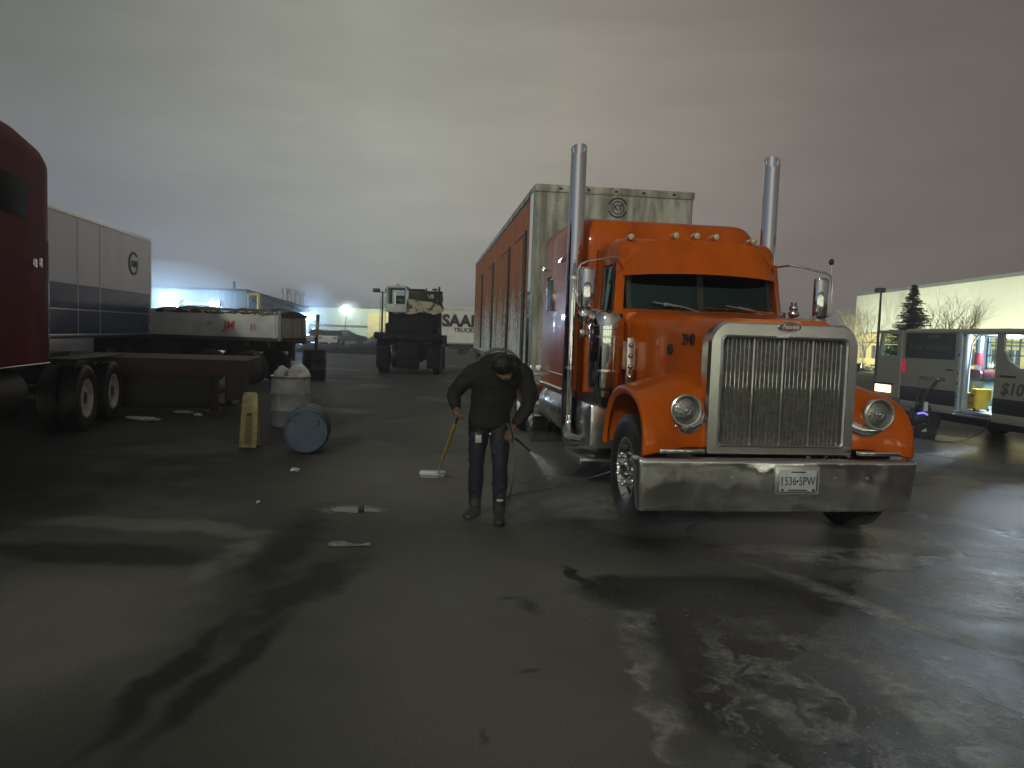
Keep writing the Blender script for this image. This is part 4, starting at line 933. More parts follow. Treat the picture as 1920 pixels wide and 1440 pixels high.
# ================================================================== DARK RED TRUCK (far left edge)
def red_truck():
    o = empty('semi_truck', (-6.55, 11.8, 0), .212)
    tag(o, 'dark red tall-roofed sleeper tractor cut off by the left edge of the photo', 'truck')
    P = []
    def sec(v, w0, zt, rr):
        return [(-1.2+x_, v, z_) for x_, z_ in rrect(-w0, w0, 1.12, zt, rr, 8, .04)]
    b = MB(); b.rings([sec(-8.1, 1.0, 1.9, .2), sec(-7.9, 1.05, 2.1, .2), sec(-6.2, 1.1, 2.3, .25), sec(-5.6, 1.15, 3.2, .3), sec(-4.8, 1.17, 3.9, .4), sec(-3.8, 1.2, 4.10, .34), sec(-2.4, 1.2, 4.10, .34), sec(-1.75, 1.2, 4.0, .3), sec(-1.58, 1.18, 3.94, .28), sec(-1.52, 1.12, 3.88, .26)])
    bd = b.build('cab_body', 'red_dark', o, angle=45)
    MB().bb(-.05, .012, -3.4, -2.30, 2.95, 3.42, .01).build('sleeper_window', MT['dull_black'], bd)
    MB().bb(-.08, -.012, -5.3, -4.4, 2.2, 3.0, .03).build('side_window', 'dark', bd)
    b = MB(); b.tube([(.0, -1.62, 1.2), (.0, -1.62, 2.75)], .012, 6); b.box((.01, -2.1, 2.42), (.03, .10, .12), .01); b.box((.01, -1.92, 2.44), (.03, .08, .13), .01); b.tube([(-.03, -5.0, 1.14), (.0, -1.6, 1.14)], .010, 6); b.build('side_trim', 'chrome', bd)  # the two boxes stand in for bright highlights on the sleeper
    MB().prism([(-1.95, -6.13, 2.42), (-.45, -6.13, 2.42), (-.5, -5.70, 3.08), (-1.9, -5.70, 3.08)], (0, -.03, .02)).build('windscreen', 'windshield', bd, smooth=False)
    MB().bb(-1.75, -.65, -8.16, -8.08, 1.05, 1.85, .03).build('grille', 'chrome_rough', o)
    for k in range(9): MB().bb(-1.68+.12*k, -1.62+.12*k, -8.18, -8.16, 1.1, 1.8).build('grille_slot', 'dark', o)
    MB().bb(-2.35, -.05, -8.35, -8.1, .35, .78, .06).build('bumper', 'chrome_rough', o)
    for x_ in (-2.0, -.4): MB().box((x_, -8.1, 1.3), (.3, .08, .3), .05).build('headlight', 'lamp_glass', o)
    MB().lathe([(0, -4.4), (.3, -4.4), (.32, -4.36), (.32, -2.3), (.3, -2.25), (0, -2.25)], (-.32, 0, .78), (0, 1, 0), 30).build('fuel_tank', 'frame', o)
    b = MB(); 
    for x_ in (-.75, -1.6): b.bb(x_-.04, x_+.04, -7.6, 2.1, .75, 1.05)
    b.bb(-1.9, -.4, -8, -6, .5, 1.2); b.bb(-1.8, -.6, -.2, 1.0, 1.05, 1.2)
    for v in (0, 1.37): b.cyl((-2.2, v, .52), (-.2, v, .52), .09)
    b.build('chassis', 'frame', o)
    for v in (0, 1.37):
        wheel(o, (-.14, v, .515), (1, 0, 0), .515, .26, 'tan', True, lugs=False, dual=True)
        wheel(o, (-2.26, v, .515), (-1, 0, 0), .515, .26, 'tan', True, lugs=False, dual=True)
    b = MB()
    wheel(o, (-.16, -6.9, .515), (1, 0, 0), .515, .28, 'tan', True, lugs=False); wheel(o, (-2.24, -6.9, .515), (-1, 0, 0), .515, .28, 'tan', True, lugs=False)
    b.bb(-.45, .0, -.62, 1.98, 1.12, 1.15, .01); b.bb(-2.4, -1.95, -.62, 1.98, 1.12, 1.15, .01); b.build('mudguard', 'dark', o)
red_truck()

# ================================================================== LOW WHITE-SIDED TRAILER
def side_trailer():
    o = empty('flatbed_trailer', (-6.75, 22.0, 0), -.03)
    tag(o, 'low white-sided flatbed trailer with torn dark tarp and red scrawl', 'trailer')
    b = MB(); b.bb(-8.6, 0, 0, .06, 1.38, 2.12, .005); b.bb(-8.6, 0, 2.4, 2.46, 1.38, 2.1, .005); b.bb(-.0, .05, .03, 2.43, 1.38, 2.1, .005)
    sb = b.build('side_boards', 'white', o)
    for k in range(5): MB().bb(-8.55+2.1*k, -8.50+2.1*k, -.02, 0, 1.36, 2.12).build('stake', 'white', o)
    MB().bb(-.02, .07, -.04, .06, 1.3, 2.16).build('stake', 'chrome_rough', o)
    b = MB(); n_ = 60; rs = []
    for i in range(n_+1):
        x_ = -3.6+3.7*i/n_; zz = 2.11+.02*math.sin(i*.7)+.022*rng.gauss(0, 1)
        rs.append([(x_, -.03, 2.05+.02*rng.gauss(0, 1)), (x_, .0, zz), (x_, .6, zz+.08), (x_, 1.6, zz+.07), (x_, 2.47, zz-.02), (x_, 2.48, 2.0), (x_, .1, 1.98)])
    b.rings(rs); b.build('tarp', 'dark', o)
    text('scrawl', 'JM', .34, 'red_ink', o, (-1.45, -.025, 1.70), (1, 0, 0), (0, 0, 1), sx=.9, shear=.1, bold=.006)
    text('scrawl', '< ', .22, 'red_ink', o, (-2.0, -.025, 1.74), (1, 0, 0), (0, 0, 1)); text('scrawl', 'I I', .26, 'red_ink', o, (-.75, -.025, 1.66), (1, 0, 0), (0, 0, 1), sx=.7)
    b = MB(); b.bb(-8.6, .05, 0, 2.46, 1.26, 1.38, .01); b.bb(-8.5, -.2, .6, .75, .95, 1.28); b.bb(-8.5, -.2, 1.7, 1.85, .95, 1.28)
    for k in range(14): b.bb(-8.4+.62*k, -8.34+.62*k, .05, 2.4, 1.12, 1.27)
    b.bb(-8.4, -3.0, .25, .32, .12, 1.2, .02); b.bb(-8.4, -3.0, 2.0, 2.1, .12, 1.2)  # added skirts, blocking low lamp light under the trailer
    b.build('deck', 'frame', o)
    MT['post_y'] = MT['yellow']
    b = MB(); b.bb(.02, .09, 1.0, 1.1, 1.4, 1.98, .01); b.bb(.02, .09, 1.9, 2.0, 1.4, 1.98, .01); b.build('end_marker', 'faded_yellow', o)
    b = MB(); b.bb(.05, .11, .3, 2.2, 1.2, 1.32, .01); b.bb(-.02, .1, .9, 1.2, .7, 1.2); b.build('rear_bumper', 'dark', o)
    for x_ in (-.9, -2.1):
        for y_ in (.2, 2.26): wheel(o, (x_, y_, .5), (0, -1 if y_ < 1 else 1, 0), .5, .26, 'frame', False, lugs=False)
side_trailer()

# ================================================================== RUSTY CHASSIS TRAILER
def chassis_trailer():
    o = empty('chassis_trailer', (-5.05, 14.5, 0), .20)
    tag(o, 'rusty red empty trailer deck low in the shade behind the drums', 'trailer')
    b = MB(); b.bb(-5.2, 0, 0, .16, .74, 1.02, .01); b.bb(-5.2, 0, 2.2, 2.36, .74, 1.02, .01); b.bb(-.14, .0, .16, 2.2, .74, 1.02, .01)
    for k in range(9): b.bb(-5.0+.6*k, -4.9+.6*k, .16, 2.2, .8, .96)
    b.bb(-5.2, 0, .0, 2.36, 1.02, 1.055); b.build('deck', 'rust_red', o)
    b = MB(); 
    for y_ in (.3, 2.0): b.bb(-.7, -.56, y_-.07, y_+.07, .04, .8, .01); b.bb(-.8, -.46, y_-.14, y_+.14, .0, .05)
    b.bb(-.62, -.58, .3, 2.0, .35, .42); b.build('landing_leg', 'rust_red', o)
    b = MB(); b.bb(-.35, -.02, -.02, .0, .3, 1.0); b.bb(-.12, .02, -.06, .12, .25, 1.05, .01); b.build('end_frame', 'rust_red', o)
    b = MB(); b.bb(-4.9, -.72, .3, .38, .10, .76, .02); b.bb(-3.2, -1.6, .38, .7, .2, .74, .04); b.build('light_block_panel', 'frame', o)  # added panel and box, stopping lamp light below the deck
    for x_ in (-3.9, -4.95+.0):
        pass
    for x_ in (-4.3,):
        for y_ in (.2, 2.15): wheel(o, (x_, y_, .44), (0, -1 if y_ < 1 else 1, 0), .44, .24, 'frame', False, lugs=False)
chassis_trailer()

# ================================================================== DRUMS, BAGS, SIGN, LITTER
def drum(name, loc, m, label, axis=(0, 0, 1), R=.30, H=.88, closed=True, cat='drum'):
    o = empty(name, loc); tag(o, label, cat)
    b = MB(); a = V(axis).normalized()
    pr = [(0, 0), (R*.93, 0), (R*.97, .015), (R*.98, .05), (R, .08), (R, H*.3), (R*1.035, H*.32), (R*1.035, H*.345), (R, H*.365), (R*1.01, H*.5), (R, H*.64), (R*1.035, H*.66), (R*1.035, H*.685), (R, H*.705), (R, H-.07), (R*.98, H-.03), (R*.95, H-.01)]
    if closed: pr += [(R*.93, H), (R*.88, H), (R*.87, H-.02), (0, H-.018)]
    else: pr += [(R*.96, H), (R*.92, H), (R*.92, H-.06), (R*.92, .1), (0, .1)]
    b.lathe(pr, (0, 0, 0), a, 40); b.build('shell', m, o)
    return o, a
o, a = drum('plastic_drum', (-3.86, 13.3, 0), 'plastic_white', 'grey-white open drum overfilled with knotted white rubbish bags', closed=False, R=.33, H=.86)
MB().lathe([(.325, .845), (.34, .85), (.342, .87), (.33, .88), (.318, .87), (.32, .85)], (0, 0, 0), (0, 0, 1), 40).build('rim', 'chrome_rough', o)
def bag(name, loc, s_, seed, label, m='bag', cat='bag'):
    rg = random.Random(seed); b = MB(); x = bmesh.ops.create_icosphere(b.bm, subdivisions=4, radius=1)
    ph = [(V((rg.gauss(0, 1), rg.gauss(0, 1), rg.gauss(0, 1))).normalized(), rg.uniform(2, 7), rg.uniform(0, 6)) for _ in range(14)]
    for v in b.bm.verts:
        d = v.co.normalized(); k = 1+sum(math.sin(d.dot(q)*f*1.6+p_) for q, f, p_ in ph)*.028
        tip = max(0, d.z-.55)*.9
        v.co = V((d.x*s_[0]*k*(1-tip*.5), d.y*s_[1]*k*(1-tip*.5), (d.z*k+tip*.6)*s_[2]))
    o = b.build(name, m, None); o.location = loc; tag(o, label, cat); return o
bag('rubbish_bag', (-3.71, 13.22, .91), (.19, .2, .15), 2, 'larger knotted white rubbish bag, right one on top of the open drum')
bag('rubbish_bag', (-3.99, 13.2, .90), (.13, .15, .12), 5, 'smaller peaked white rubbish bag, left one on top of the open drum')
dv = V((.12, -1, 0)).normalized()
o, a = drum('plastic_drum', (-2.95, 11.15, .315), 'blue', 'blue plastic drum lying on its side with one end towards the viewer', axis=(.20, -.98, 0), R=.305, H=.88)
e = V((.20, -.98, 0)).normalized()
for sx_ in (-.15, .16):
    side = V((e.y, -e.x, 0))
    MB().lathe([(0, .012), (.03, .012), (.034, 0), (.034, -.02)], e*.872+side*sx_+V((0, 0, .12)), e, 14).build('bung', 'blue', o)
MT['dim_yellow'] = mat('dim_recess_yellow', (.24, .22, .11), .7, var=(.16, .15, .08), vscale=14)  # inset yellow darkened, recess shade put into its colour
# folded yellow floor sign
o = empty('floor_sign', (-3.72, 10.85, 0), .1); tag(o, 'faded yellow folded floor sign standing left of the blue drum', 'sign')
for s_ in (-1, 1):
    P = [(-.115, 0), (.115, 0), (.122, .05), (.105, .70), (.085, .775), (.05, .785), (-.05, .785), (-.085, .775), (-.105, .70), (-.122, .05)]
    rr_ = M.Rotation(R_(9*s_), 3, 'X')
    MB().prism([rr_ @ V((x_, 0, z_-.78))+V((0, 0, .775)) for x_, z_ in P], (0, .015*s_, 0)).build('panel', 'faded_yellow', o)
    MB().prism([rr_ @ V((x_, .0155*s_, z_-.78))+V((0, 0, .775)) for x_, z_ in ((-.055, .04), (.055, .04), (.045, .43), (-.045, .43))], (0, .004*s_, 0)).build('inset', MT['dim_yellow'], o)
    MB().prism([rr_ @ V((x_, .0155*s_, z_-.78))+V((0, 0, .775)) for x_, z_ in ((-.04, .44), (.04, .44), (.03, .49), (-.03, .49))], (0, .004*s_, 0)).build('grip_hole', 'dark', o)
# black barrel with post
o, a = drum('barrel', (-6.55, 25.2, 0), 'dark', 'black barrel holding an upright wooden post', R=.38, H=.98, closed=False, cat='barrel')
pp = empty('wooden_post', (-6.57, 25.2, .1), 0); tag(pp, 'striped wooden post standing up out of the black barrel', 'post')
MB().tube([(0, 0, 0), (.06, .05, 1.0), (.10, .08, 2.05)], .055, 8).build('shaft', 'trunk', pp)
MB().tube([(.073, .06, 1.3), (.09, .07, 1.8)], .058, 8).build('stripe', 'faded_yellow', pp)
o, a = drum('barrel', (-7.5, 24.6, 0), 'dark', 'lower black barrel left of the one with the post', R=.33, H=.80, cat='barrel')

def crumple(name, loc, s_, seed, m, label, cat='litter', rz=0):
    rg = random.Random(seed); b = MB(); bmesh.ops.create_icosphere(b.bm, subdivisions=3, radius=1)
    ph = [(V((rg.gauss(0, 1), rg.gauss(0, 1), rg.gauss(0, 1))).normalized(), rg.uniform(3, 9), rg.uniform(0, 6)) for _ in range(12)]
    for v in b.bm.verts:
        d = v.co.copy(); k = 1+sum(math.sin(d.dot(q)*f+p_) for q, f, p_ in ph)*.06
        v.co = V((d.x*s_[0]*k, d.y*s_[1]*k, max(-.9, d.z*k)*s_[2]+.9*s_[2]))
    o = b.build(name, m, None, angle=25); o.location = (*loc, .001); o.rotation_euler[2] = rz; tag(o, label, cat); return o
crumple('plastic_bag', (-6.45, 13.3), (.30, .10, .035), 1, 'bag', 'flat white plastic bag on dark ground in front of the red truck wheels')
crumple('plastic_bag', (-6.3, 14.6), (.18, .08, .025), 2, 'bag', 'dull grey plastic scrap lying farther back beyond the flat white bag')
crumple('plastic_bag', (-5.85, 14.2), (.09, .06, .03), 3, 'bag', 'small dull scrap right of the flat white bag, near the rusty deck')
crumple('crumpled_paper', (-2.57, 9.08), (.05, .04, .022), 4, 'plastic_white', 'little crumpled white paper below the blue drum')
crumple('bottle_cap', (-2.44, 7.37), (.02, .02, .015), 5, 'plastic_white', 'tiny round white cap alone on the ground left of the puddle')
crumple('plastic_scrap', (-4.56, 48.0), (.30, .2, .22), 6, 'plastic_white', 'small white container on the ground below the black-lettered trailer')
# curled rag / flattened cup
o = MB(); rs = []
for i in range(25):
    f = i/24; x_ = -.155+.33*f; yc = .03*math.sin(f*3.0)-.02+.085*max(0, f-.62); wd = .048*math.sin(math.pi*min(1, f*1.35+.06))**.7 if f < .62 else max(.006, .036*(1-(f-.62)/.4))
    rs.append([(x_, yc-wd, .004), (x_, yc-wd*.5, .012+.02*math.sin(f*9)**2*(1-f)), (x_, yc+wd*.5, .02+.01*math.sin(f*7)), (x_, yc+wd, .004)])
o.rings(rs); o = o.build('rag', mat('dirty_pale_cloth', (.24, .225, .20), .8, var=(.14, .13, .12), vscale=30, bump=.4, bscale=80)); o.location = (-1.27, 6.02, .002)
tag(o, 'pale curled rag with a thin tail lying on the asphalt in the foreground', 'rag')
o = MB().box((0, 0, .025), (.05, .05, .05), .004).build('black_block', 'dark'); o.location = (-1.40, 7.20, .004); tag(o, 'small black cube standing in the shiny puddle left of the person', 'block')
# puddles
def puddle(loc, s_, seed, label):
    rg = random.Random(seed); n_ = 48; ph = [(rg.uniform(.5, 1), k, rg.uniform(0, 6)) for k in (2, 3, 5, 7, 11)]
    b = MB(); c0 = b.bm.verts.new((0, 0, 0)); vs = []
    for i in range(n_):
        a = 2*math.pi*i/n_; k = 1+sum(w_*math.sin(f*a+p_)*.10 for w_, f, p_ in ph); vs.append(b.bm.verts.new((math.cos(a)*s_[0]*k, math.sin(a)*s_[1]*k, 0)))
    for i in range(n_): b.bm.faces.new((c0, vs[i], vs[(i+1) % n_]))
    o = b.build('puddle', 'water', None, smooth=False); o.location = (*loc, .004); tag(o, label, 'puddle', kind='structure')
def water_mat():
    m, t, o = nt_new('rippled_water')
    pb = t.nodes.new('ShaderNodeBsdfPrincipled'); L(t, pb.outputs[0], o.inputs[0])
    pb.inputs['Base Color'].default_value = (.012, .013, .014, 1); pb.inputs['Roughness'].default_value = .06; pb.inputs['IOR'].default_value = 1.33
    L(t, bumpn(t, noise(t, 22, 4), .35, .01), pb.inputs['Normal']); return m
MT['water'] = water_mat()
puddle((-1.47, 7.22), (.24, .10), 1, 'small shiny puddle left of the person')

# ================================================================== WORN MOBILE CRANE (middle distance)
def peel_mat():
    m, t, o = nt_new('peeling_cream_paint')
    pb = t.nodes.new('ShaderNodeBsdfPrincipled'); L(t, pb.outputs[0], o.inputs[0])
    f = ramp(t, noise(t, 2.6, 6, rough=.65), [(.50, 0), (.54, 1)])
    L(t, mixc(t, f, (.42, .39, .31), (.05, .03, .022)), pb.inputs['Base Color']); pb.inputs['Roughness'].default_value = .7; return m
MT['peel'] = peel_mat()
MT['dark_hull'] = mat('near_black_steel', (.005, .005, .007), .7, var=(.010, .010, .012), vscale=4, spec=.2)  # near-black base with slight random tone
def crane():
    o = empty('mobile_crane', (-4.1, 30.0, 0), .05)
    tag(o, 'worn old mobile crane seen from behind, cream cab above a dark carrier', 'crane')
    # carrier
    b = MB(); b.bb(-1.2, 1.25, -.2, 6.5, 1.15, 1.55, .03); b.bb(-1.3, 1.3, -.35, .1, 1.35, 1.6, .02); b.bb(-.5, .5, .0, 6.0, .5, 1.15); b.bb(-1.0, 1.05, .6, 5.0, 1.55, 2.0, .05)
    b.bb(-.8, .9, -.1, .5, 1.55, 1.95, .04); b.bb(-1.25, -.75, -.1, .0, .25, 1.3, .02); b.bb(.72, 1.25, -.1, .0, .25, 1.3, .02); b.bb(-.4, .45, -.25, -.1, .22, 1.3, .03)
    cr = b.build('carrier', 'dark_hull', o)
    for s_ in (-1, 1):
        for v in (.65, 1.95, 5.4): wheel(o, (s_*1.08, v, .53), (s_, 0, 0), .53, .28, 'frame', False, lugs=False)
    b = MB()
    for x_, z_ in ((-.85, 1.44), (-.28, 1.46), (.5, 1.42), (.8, 1.27)): b.bb(x_-.13, x_+.13, -.365, -.35, z_-.03, z_+.03)
    b.build('reflector', 'rust_red', cr)
    # superstructure
    b = MB(); b.bb(-.85, 1.15, .2, 2.6, 1.95, 2.5, .04); b.bb(-.7, 1.0, .1, .4, 1.7, 2.2, .03)
    for k in range(9): b.bb(-.8+.21*k, -.72+.21*k, .12, .2, 1.95, 2.42)
    sup = b.build('turntable_deck', 'dark_hull', o)
    rg = random.Random(4)
    # ragged-edged counterweight
    P = [(-.55, 2.92), (-.85, 2.6), (-.85, 2.5)]
    bot = [(-.7+.18*k, 2.40+rg.uniform(-.05, .06)) for k in range(11)]
    topz = [(1.33, 2.58), (1.15, 2.78), (.85, 2.86), (.4, 2.9), (.0, 2.95)]
    MB().prism([(x_, .08, z_) for x_, z_ in P+bot+topz], (0, .5, 0)).build('counterweight', 'peel', o, smooth=False)
    b = MB(); b.bb(-.08, 1.18, .15, 1.9, 2.75, 3.30, .04); b.bb(-.05, .62, .1, .15, 2.90, 3.26, .01)
    for k in range(7): b.bb(.0+.09*k, .05+.09*k, .08, .1, 2.93, 3.22)
    hs = b.build('engine_housing', 'dark', o)
    b = MB(); b.bb(-.1, .55, .1, 1.9, 3.30, 3.36, .01); b.bb(.62, 1.24, .1, 1.0, 3.22, 3.30, .02); b.cyl((1.12, .3, 3.2), (1.12, .3, 3.48), .04); b.cyl((.6, .5, 3.2), (.6, .5, 3.42), .03); b.box((.95, .2, 3.36), (.2, .15, .08), .02); b.tube([(1.18, .2, 3.28), (1.26, .1, 3.0), (1.22, .1, 2.8), (1.3, .1, 2.6)], .04, 8)
    b.build('exhaust_and_brackets', 'dark', hs)
    MB().box((.80, .12, 3.08), (.28, .06, .16), .03).build('torn_cover', 'peel', hs)
    # cab
    b = MB(); 
    x0, x1, y0, y1, z0, z1 = -.92, -.12, .0, 1.5, 2.42, 3.46
    b.bb(x0, x1, y0, y1, z0, 2.74, .02); b.bb(x0, x1, y0, y1, 3.36, z1, .03)
    for x_ in (x0, x1-.07):
        for y_ in (y0, y1-.07): b.bb(x_, x_+.07, y_, y_+.07, 2.74, 3.36)
    b.bb(x0, x0+.03, .9, 1.43, 2.74, 3.36)
    cb = b.build('cab', 'white', o)
    b = MB(); b.bb(x0+.08, x1-.08, y0+.01, y0+.018, 2.78, 3.33); b.bb(x0+.005, x0+.013, .1, .88, 2.76, 3.34); b.build('window', 'clear', cb)
    b = MB(); b.tube([(x0+.07, y0-.005, 2.76), (x0+.07, y0-.005, 3.35), (x1-.08, y0-.005, 3.35), (x1-.08, y0-.005, 2.76)], .018, 6, closed=True); b.build('window_seal', mat('teal_seal', (.02, .10, .09), .5), cb)
    b = MB(); b.box((-.42, .7, 2.85), (.38, .2, .5), .06); b.box((-.40, .45, 2.75), (.32, .3, .2), .05); b.build('seat', 'dark', cb)
    b = MB(); b.bb(-.62, -.54, y0-.03, y0-.01, 2.7, 3.2); b.tube([(x0, .1, 3.46), (x0, .1, 3.62)], .015, 6); b.build('mirror_arm', 'chrome_rough', cb)
    MB().lathe([(.06, 0), (.055, .06), (0, .08)], (-.52, .4, 3.46), (0, 0, 1), 12).build('beacon', 'red_ink', cb)
    b = MB()
    for k in range(6): b.bb(-1.16, -.9, .05, .09, 1.7+.25*k, 1.73+.25*k)
    b.tube([(-1.16, .07, 1.6), (-1.16, .07, 3.0)], .015, 6); b.tube([(-.95, .07, 1.6), (-.95, .07, 3.0)], .015, 6); b.build('ladder', 'faded_yellow', o)
crane()

# ================================================================== LETTERED TRAILER (far)
def saar():
    o = empty('box_trailer', (-5.95, 60.0, 0), .02)
    tag(o, 'far pale trailer side on, with large black SAAR lettering beyond the crane', 'trailer')
    MB().bb(0, 13.0, 0, 2.5, .82, 3.72).build('box_body', mat('bright_white_trailer_skin', (.80, .80, .76), .5, var=(.68, .68, .64), vscale=1), o, smooth=False)
    b = MB(); b.bb(0, 13.0, -.03, 0, 3.42, 3.74); b.bb(0, 13, -.03, 0, .78, .9); b.build('rail', 'chrome_rough', o)
    text('company_name', 'SAAR', 1.25, 'ink', o, (.32, -.034, 2.55), (1, 0, 0), (0, 0, 1), align='LEFT', bold=.055, sx=1.0, depth=.004)
    text('company_line', 'TRUCKING', .46, 'ink', o, (1.25, -.034, 1.86), (1, 0, 0), (0, 0, 1), align='LEFT', bold=.012, depth=.004)
    b = MB(); b.bb(.5, 12.5, .7, 1.8, .5, .82); b.bb(1.6, 1.75, .2, .35, 0, .8); b.bb(.9, 2.6, .0, .1, .35, .78); b.build('undercarriage', 'frame', o)
    for x_ in (2.0, 3.3):
        wheel(o, (x_, .14, .45), (0, -1, 0), .45, .26, 'frame', False, lugs=False)
saar()

# ================================================================== BUILDINGS
def corr(name, a, c_, sc_=12):
    m, t, o = nt_new(name); pb = t.nodes.new('ShaderNodeBsdfPrincipled'); L(t, pb.outputs[0], o.inputs[0])
    L(t, mixc(t, noise(t, .5, 5), a, c_), pb.inputs['Base Color']); pb.inputs['Roughness'].default_value = .6
    tcn = t.nodes.new('ShaderNodeTexCoord'); sx = t.nodes.new('ShaderNodeSeparateXYZ'); L(t, tcn.outputs['Object'], sx.inputs[0])
    L(t, bumpn(t, mth(t, 'SINE', mth(t, 'MULTIPLY', mth(t, 'ADD', sx.outputs[0], sx.outputs[1]), sc_)), .25, .03), pb.inputs['Normal']); return m
MT['corr_grey'] = corr('grey_metal_cladding', (.16, .18, .18), (.12, .14, .14))
MT['corr_pale'] = corr('pale_metal_cladding', (.60, .62, .52), (.54, .56, .47))
MT['corr_green'] = corr('green_lit_cladding', (.50, .56, .44), (.42, .50, .38))
MT['masonry'] = mat('yellow_masonry', (.56, .45, .20), .8, var=(.48, .38, .16), vscale=1.5)
MT['pane'] = mat('dark_window_glass', (.03, .045, .05), .08)
MT['lampface'] = mat('lit_lamp_face', (1, 1, 1), .5, emit=(.62, .82, 1.), es=300)
MT['lampface_warm'] = mat('lit_lamp_face_warm', (1, 1, 1), .5, emit=(.95, 1., .82), es=50)
def left_building():
    o = empty('warehouse', (-24.5, 70, 0), 0)
    tag(o, 'low grey flat-roofed warehouse with lit wall lamps behind the white-sided trailer', 'building')
    w_ = MB().bb(-45, 0, 0, 21, 0, 3.7)
    w_.bb(-45, 0, 0, .3, 3.7, 4.75)
    w_ = w_.build('wall', 'corr_grey', o, smooth=False)
    b = MB(); b.prism([(-45.1, -.12, 4.75), (-45.1, -.12, 4.95), (-45.1, 21.2, 4.05), (-45.1, 21.2, 3.7)], (45.2, 0, 0)); rf = b.build('roof', 'dark', o, smooth=False)
    # lean-to wing receding, its green-lit tone put into the cladding colour
    b = MB(); b.prism([(0, .1, 0), (0, 21, 0), (0, 21, 3.75), (0, .1, 4.6)], (.2, 0, 0)); wg = b.build('wing_wall', 'corr_green', o, smooth=False)
    b = MB()
    for dz in (-.12, -.75): b.prism([(.2, .1, 4.6+dz), (.2, 21.2, 3.75+dz*.8), (.2, 21.2, 3.9+dz*.8), (.2, .1, 4.78+dz)], (.3, 0, 0))
    for k in range(4): b.bb(.2, .34, .1+6.8*k, .4+6.8*k, 0, 3.8)
    b.build('gutter', 'dark', wg)
    for (x_, z_, hh_) in ((-16.2, 4.9, .9), (-2.6+.4, 4.9, .9)): MB().cyl((x_, 3, z_), (x_, 3, z_+hh_), .12, n=10).build('vent_pipe', 'dark', rf)
    for k, (x_, y_) in enumerate(((-.6, 14), (-.6, 17), (-.4, 19.5))):
        MB().lathe([(.3, 4.0), (.3, 5.3), (.42, 5.35), (.42, 5.8), (0, 5.9)], (x_, y_, 0), (0, 0, 1), 12).build('roof_vent', 'chrome_rough', rf)
    b = MB(); b.bb(-6.2, -2.9, -.02, 0, 1.2, 3.4); b.build('doorway', 'dark', w_)
    b = MB(); b.bb(-6.2, -2.9, -.05, -.02, 3.4, 3.55); b.build('lintel', 'white', w_)
    return o
lbw = left_building()
def wall_lamp(loc, d, label, warm=False, e=400, col=(.36, .62, 1), s_=.28, aimoff=(0, -10, -4), group='wall lamps of the grey warehouse'):
    o = empty('wall_lamp', loc); tag(o, label, 'lamp', group)
    b = MB(); b.box((0, .25, 0), (s_*2.2, .22, s_*1.3), .03); b.cyl((0, .3, 0), (0, .55, 0), .05); b.build('housing', 'dark', o)
    b = MB(); b.box((0, .11, 0), (s_*1.9, .05, s_), .01); b.build('lens', 'lampface_warm' if warm else 'lampface', o)
    lamp('lamp_glow', (0, -.9, .1), e, col, .15, 'POINT', None, 150, o)
    return o
wall_lamp((-31.1, 69.4, 3.35), 0, 'brightest blue-white wall lamp, left one on the grey warehouse', e=1700, s_=.6)
wall_lamp((-27.2, 69.4, 3.5), 0, 'second wall lamp right of the brightest one on the warehouse front', e=350, s_=.4)
wall_lamp((-24.0, 90.2, 2.85), 0, 'wall lamp at the right end of the warehouse, above the trailer tail', e=2500, s_=.45)
def far_building():
    o = empty('warehouse', (-46, 150, 0), -.02)
    tag(o, 'long pale warehouse far behind the parked cars, left of the crane', 'building')
    MB().bb(0, 29, 0, 30, 0, 5.6).build('wall', 'corr_green', o, smooth=False)
    b = MB(); b.bb(-.1, 29.1, -.1, 30, 5.6, 5.8); b.bb(0, 29, -.12, 0, 1.9, 2.3); b.build('roof_edge', 'dark', o, smooth=False)
    b = MB(); b.bb(18.3, 29.3, -4, 20, 0, 4.9); b.build('office_wing', 'masonry', o, smooth=False)
    b = MB()
    for k in range(3): b.bb(25.4+1.2*k, 26.2+1.2*k, -4.04, -4, 2.3, 3.6)
    b.build('window', 'pane', o, smooth=False)
far_building()
def pole_light(loc, hgt, label, n=2, lit=False, col=(.8, 1, .85), e=0, arm=.9, aim=None, name='street_lamp'):
    o = empty(name, loc); tag(o, label, 'lamp post')
    MB().tube([(0, 0, 0), (0, 0, hgt)], [.10, .055], 10).build('pole', 'frame', o)
    for k in range(n):
        s_ = -1 if k == 0 else 1
        b = MB(); b.tube([(0, 0, hgt-.1), (s_*arm, 0, hgt-.05)], .04, 8); b.build('arm', 'chrome_rough', o)
        hd_ = MB().box((s_*arm, 0, hgt+.05), (.5, .45, .28), .05).build('lamp_head', 'dark', o)
        b = MB(); b.box((s_*arm, -.23, hgt+.03) if lit else (s_*arm, 0, hgt-.10), (.4, .02, .2) if lit else (.4, .3, .02)); b.build('lens', 'lampface_warm' if lit else 'lamp_glass', hd_)
    if e: lamp('lamp_glow', (0, -.6, hgt+.4), e, col, .2, 'SPOT', aim or (0, -20, -10), 140, o)
    return o
pole_light((-9.65, 56, 0), 4.5, 'short two-headed lamp post beside the crane cab', 2, arm=.45)
o = pole_light((-28.6, 130, 0), 4.9, 'brightly lit lamp post in front of the pale far warehouse', 1, True, (.85, 1, .92), 26000, arm=.1, aim=(0, 20, -4))
